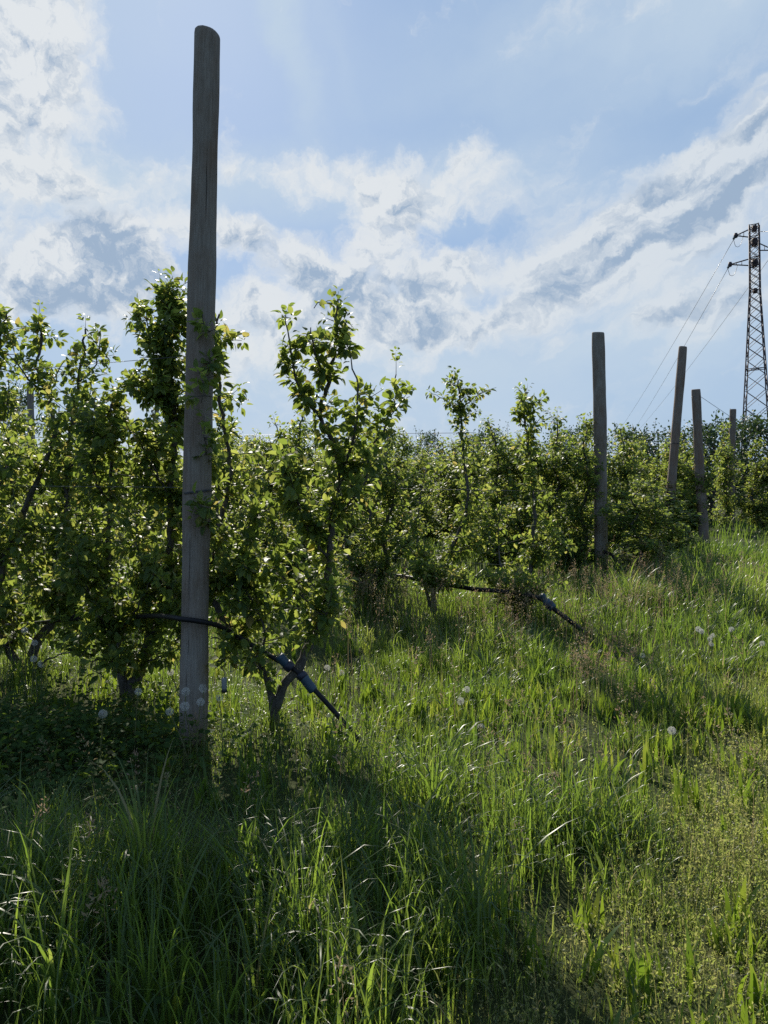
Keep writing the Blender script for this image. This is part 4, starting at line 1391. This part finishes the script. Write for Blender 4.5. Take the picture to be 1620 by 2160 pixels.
thh = np.repeat(rng.uniform(.75, 1.25, len(cx)), nb); ttint = np.repeat(rng.normal(0, .17, len(cx)), nb); tw = np.repeat(rng.uniform(.95, 1.75, len(cx)), nb)
hm = np.concatenate([np.full(len(x), .92), thh]); tm = np.concatenate([np.zeros(len(x)), ttint]); wmm = np.concatenate([wm, cw[ti] * tw])
lean_ = np.concatenate([np.full(len(x), 0.0), .02 + tr_ * 2.2])
x, y, aa = np.concatenate([x, tx]), np.concatenate([y, ty]), np.concatenate([aa, ta + rng.normal(0, .5, len(ta))])
clump = vnoise(x, y, .2) * .5 + vnoise(x + 3, y + 9, .55) * .5
tr = track(x, y)
cover = blob(x, y, -1.9, 4.35, 1.3, .75)
keep = rng.random(len(x)) < np.clip(.15 + 1.7 * (clump - .25), .05, 1) * (1 - .35 * cover) * (1 + .3 * sstep(tr, .1, .5))
x, y, wmm, clump, aa, hm, tm, lean_, tr = (v[keep] for v in (x, y, wmm, clump, aa, hm, tm, lean_, tr))
hm = 1 + (hm - 1) * (1 - .7 * sstep(tr, -.1, .3))
h = grass_height(x, y) * rng.uniform(.45, 1.2, len(x)) * (.6 + .75 * clump) * hm * (1 - .4 * blob(x, y, -1.9, 4.35, 1.3, .75))
w = rng.uniform(.0016, .0046, len(x)) * wmm * np.clip(h / .25, .6, 1.3)
V, Fq = blades(x, y, h, w, rng, 7, (0.4, 3.4), .20, 2.7, aa, np.clip(lean_ * 3.0, 0, .7))
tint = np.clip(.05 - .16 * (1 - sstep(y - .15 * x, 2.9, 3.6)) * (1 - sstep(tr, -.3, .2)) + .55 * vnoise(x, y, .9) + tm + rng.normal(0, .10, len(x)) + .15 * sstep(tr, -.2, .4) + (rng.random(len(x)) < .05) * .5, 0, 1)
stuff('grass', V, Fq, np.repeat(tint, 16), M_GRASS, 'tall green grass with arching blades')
n_grass = len(x)

# broad upright lance leaves (plantain, dock): bright where the sun comes through
rng = np.random.default_rng(502)
x, y, wm = bands(rng, [(1.6, 3.2, 75, 1), (3.2, 5.5, 90, 1), (5.5, 8.5, 60, 1.1)])
zone = np.clip(1.2 * blob(x, y, 1.3, 5.6, 2.4, 1.1) + 1.1 * blob(x, y, 1.3, 2.3, .9, .5) + .8 * blob(x, y, -1.2, 2.5, .5, .5) + .9 * blob(x, y, 2.2, 3.6, .9, 1.0) + .12, 0, 1)
keep = rng.random(len(x)) < zone * (vnoise(x, y, .35) > .32)
x, y, wm = x[keep], y[keep], wm[keep]
m = 7
xx = np.repeat(x, m) + rng.normal(0, .022, len(x) * m); yy = np.repeat(y, m) + rng.normal(0, .022, len(x) * m)
hh = rng.uniform(.08, .21, len(xx)) * np.repeat(rng.uniform(.75, 1.2, len(x)), m)
ww = hh * rng.uniform(.045, .085, len(xx)) * np.repeat(wm, m)
V, Fq = blades(xx, yy, hh, ww, rng, 6, (0.1, .9), .26)
tint = np.clip(np.repeat(rng.random(len(x)), m) * .6 + rng.random(len(xx)) * .5, 0, 1)
stuff('broad_leaf_weeds', V, Fq, np.repeat(tint, 14), M_WEED, 'upright broad weed leaves glowing in the sun')

# low dark ground cover under the first row
rng = np.random.default_rng(503)
n = 6500
x = rng.normal(-2.05, .62, n); y = rng.normal(4.3, .42, n)
x2 = rng.uniform(-3, 3.2, 3500); y2 = rng.uniform(1.8, 6.0, 3500)
k2 = (vnoise(x2 + 2, y2, .5) > .62) & (x2 < -.9 + .3 * (y2 < 3))
x = np.concatenate([x, x2[k2]]); y = np.concatenate([y, y2[k2]])
m = (np.abs(x) < .53 * y + .6) & (y > 1.7)
x, y = x[m], y[m]; n = len(x)
z = gh(x, y) + rng.uniform(.02, .20, n) * (.4 + vnoise(x, y, .35))
P = np.stack([x, y, z], -1)
a = rng.uniform(0, 6.28, n)
A = np.stack([np.cos(a), np.sin(a), rng.normal(0, .3, n)], -1)
N = np.stack([rng.normal(0, .4, n), rng.normal(0, .4, n), np.ones(n)], -1)
L = rng.uniform(.020, .050, n)
V, Fq = leaves(P, A, N, L, L * .42, rng, 3, .2, (.05, .5))
tint = np.clip(rng.beta(2, 2.5, n) + (rng.random(n) < .04) * .5, 0, 1)
stuff('ground_cover', V, Fq, np.repeat(tint, 12), M_COVER, 'low dark leafy ground cover under the first row')

# fine dry weeds on the track
rng = np.random.default_rng(504)
x, y, wm = bands(rng, [(1.7, 3.0, 3400, 1), (3.0, 5.0, 3000, 1), (5.0, 8, 1100, 1.3)])
tr = track(x, y)
keep = rng.random(len(x)) < np.clip(sstep(tr, -.05, .4) * (.22 + 1.2 * (vnoise(x, y, .55) - .35)) + .04, 0, 1)
x, y, wm = x[keep], y[keep], wm[keep]; n = len(x)
h = rng.uniform(.06, .20, n) * (.6 + .7 * vnoise(x, y, .3))
V1, F1 = blades(x, y, h, rng.uniform(.0006, .0012, n) * wm, rng, 4, (.1, .9), .3)
C = (V1[:, :, 0] + V1[:, :, 1]) / 2
m = 8
si = rng.uniform(1.0, 4, (n, m)); i0 = np.minimum(si.astype(int), 3); f = (si - i0)[..., None]
ar = np.arange(n)[:, None]
Pq = C[ar, i0] * (1 - f) + C[ar, i0 + 1] * f
Pq = (Pq + rng.normal(0, .006, (n, m, 3))).reshape(-1, 3)
nn = len(Pq)
A = norm(rng.standard_normal((nn, 3)) + np.array([0, 0, .5])); N = rng.standard_normal((nn, 3))
L = rng.uniform(.006, .020, nn)
V2, F2 = leaves(Pq, A, N, L, L * .19, rng, 2)
tint1 = rng.random(n); 
t2_ = np.repeat(np.clip(np.repeat(tint1, m) * .7 + rng.random(nn) * .3, 0, 1), 9)
V = np.vstack([V1.reshape(-1, 3), V2]); Fq = np.vstack([F1, F2 + V1.reshape(-1, 3).shape[0]])
stuff('dry_weeds', V, Fq, np.concatenate([np.repeat(tint1, 10), t2_]) * .85, M_FINE, 'fine dry weeds on the mown track')

# tall seeding stalks with brownish panicles
rng = np.random.default_rng(505)
spots = []
for cx, cy, rx, ry, nn in [(1.75, 6.9, .55, .35, 16), (1.45, 5.1, .12, .15, 14), (1.0, 7.6, .9, .5, 60), (2.5, 8.4, .6, .5, 34), (3.7, 10.2, .7, .7, 36), (-.2, 8.0, .5, .5, 34), (4.6, 9.0, .9, .9, 14), (.9, 5.8, .9, .7, 24), (-.3, 3.6, .9, .5, 10), (1.9, 3.4, .8, .8, 12), (-1.2, 2.4, .9, .5, 6)]:
    nn = int(nn * 2.6); spots.append(np.stack([rng.normal(cx, rx, nn), rng.normal(cy, ry, nn)], -1))
xy = np.vstack(spots); x, y = xy[:, 0], xy[:, 1]; n = len(x)
h = rng.uniform(.38, .70, n) * np.where(y < 5.5, .8, 1)
V1, F1 = blades(x, y, h, rng.uniform(.0009, .0016, n) * np.clip(y / 6, .8, 1.6), rng, 6, (.05, .6), .10)
C = (V1[:, :, 0] + V1[:, :, 1]) / 2
m = 34
si = rng.uniform(4.0, 6, (n, m)); i0 = np.minimum(si.astype(int), 5); f = (si - i0)[..., None]
ar = np.arange(n)[:, None]
Pc = C[ar, i0] * (1 - f) + C[ar, i0 + 1] * f
spread = (6.1 - si)[..., None] * .020 + .004
dirs = norm(rng.standard_normal((n, m, 3)) + np.array([0, 0, .6]))
Pq = (Pc + dirs * spread * rng.uniform(.3, 1.3, (n, m, 1))).reshape(-1, 3)
nn = len(Pq)
A = norm(dirs.reshape(-1, 3) + np.array([0, 0, .5])); N = rng.standard_normal((nn, 3))
L = rng.uniform(.010, .023, nn)
V2, F2 = leaves(Pq, A, N, L, L * .17, rng, 2)
t1_ = rng.uniform(.35, 1, n)
V = np.vstack([V1.reshape(-1, 3), V2]); Fq = np.vstack([F1, F2 + V1.reshape(-1, 3).shape[0]])
stuff('seeding_grass', V, Fq, np.concatenate([np.repeat(t1_, 14), np.repeat(np.repeat(t1_, m), 9)]), M_DRY, 'tall brownish seeding grass stalks between the rows')

print('leaves first row', total, 'blades', n_grass)
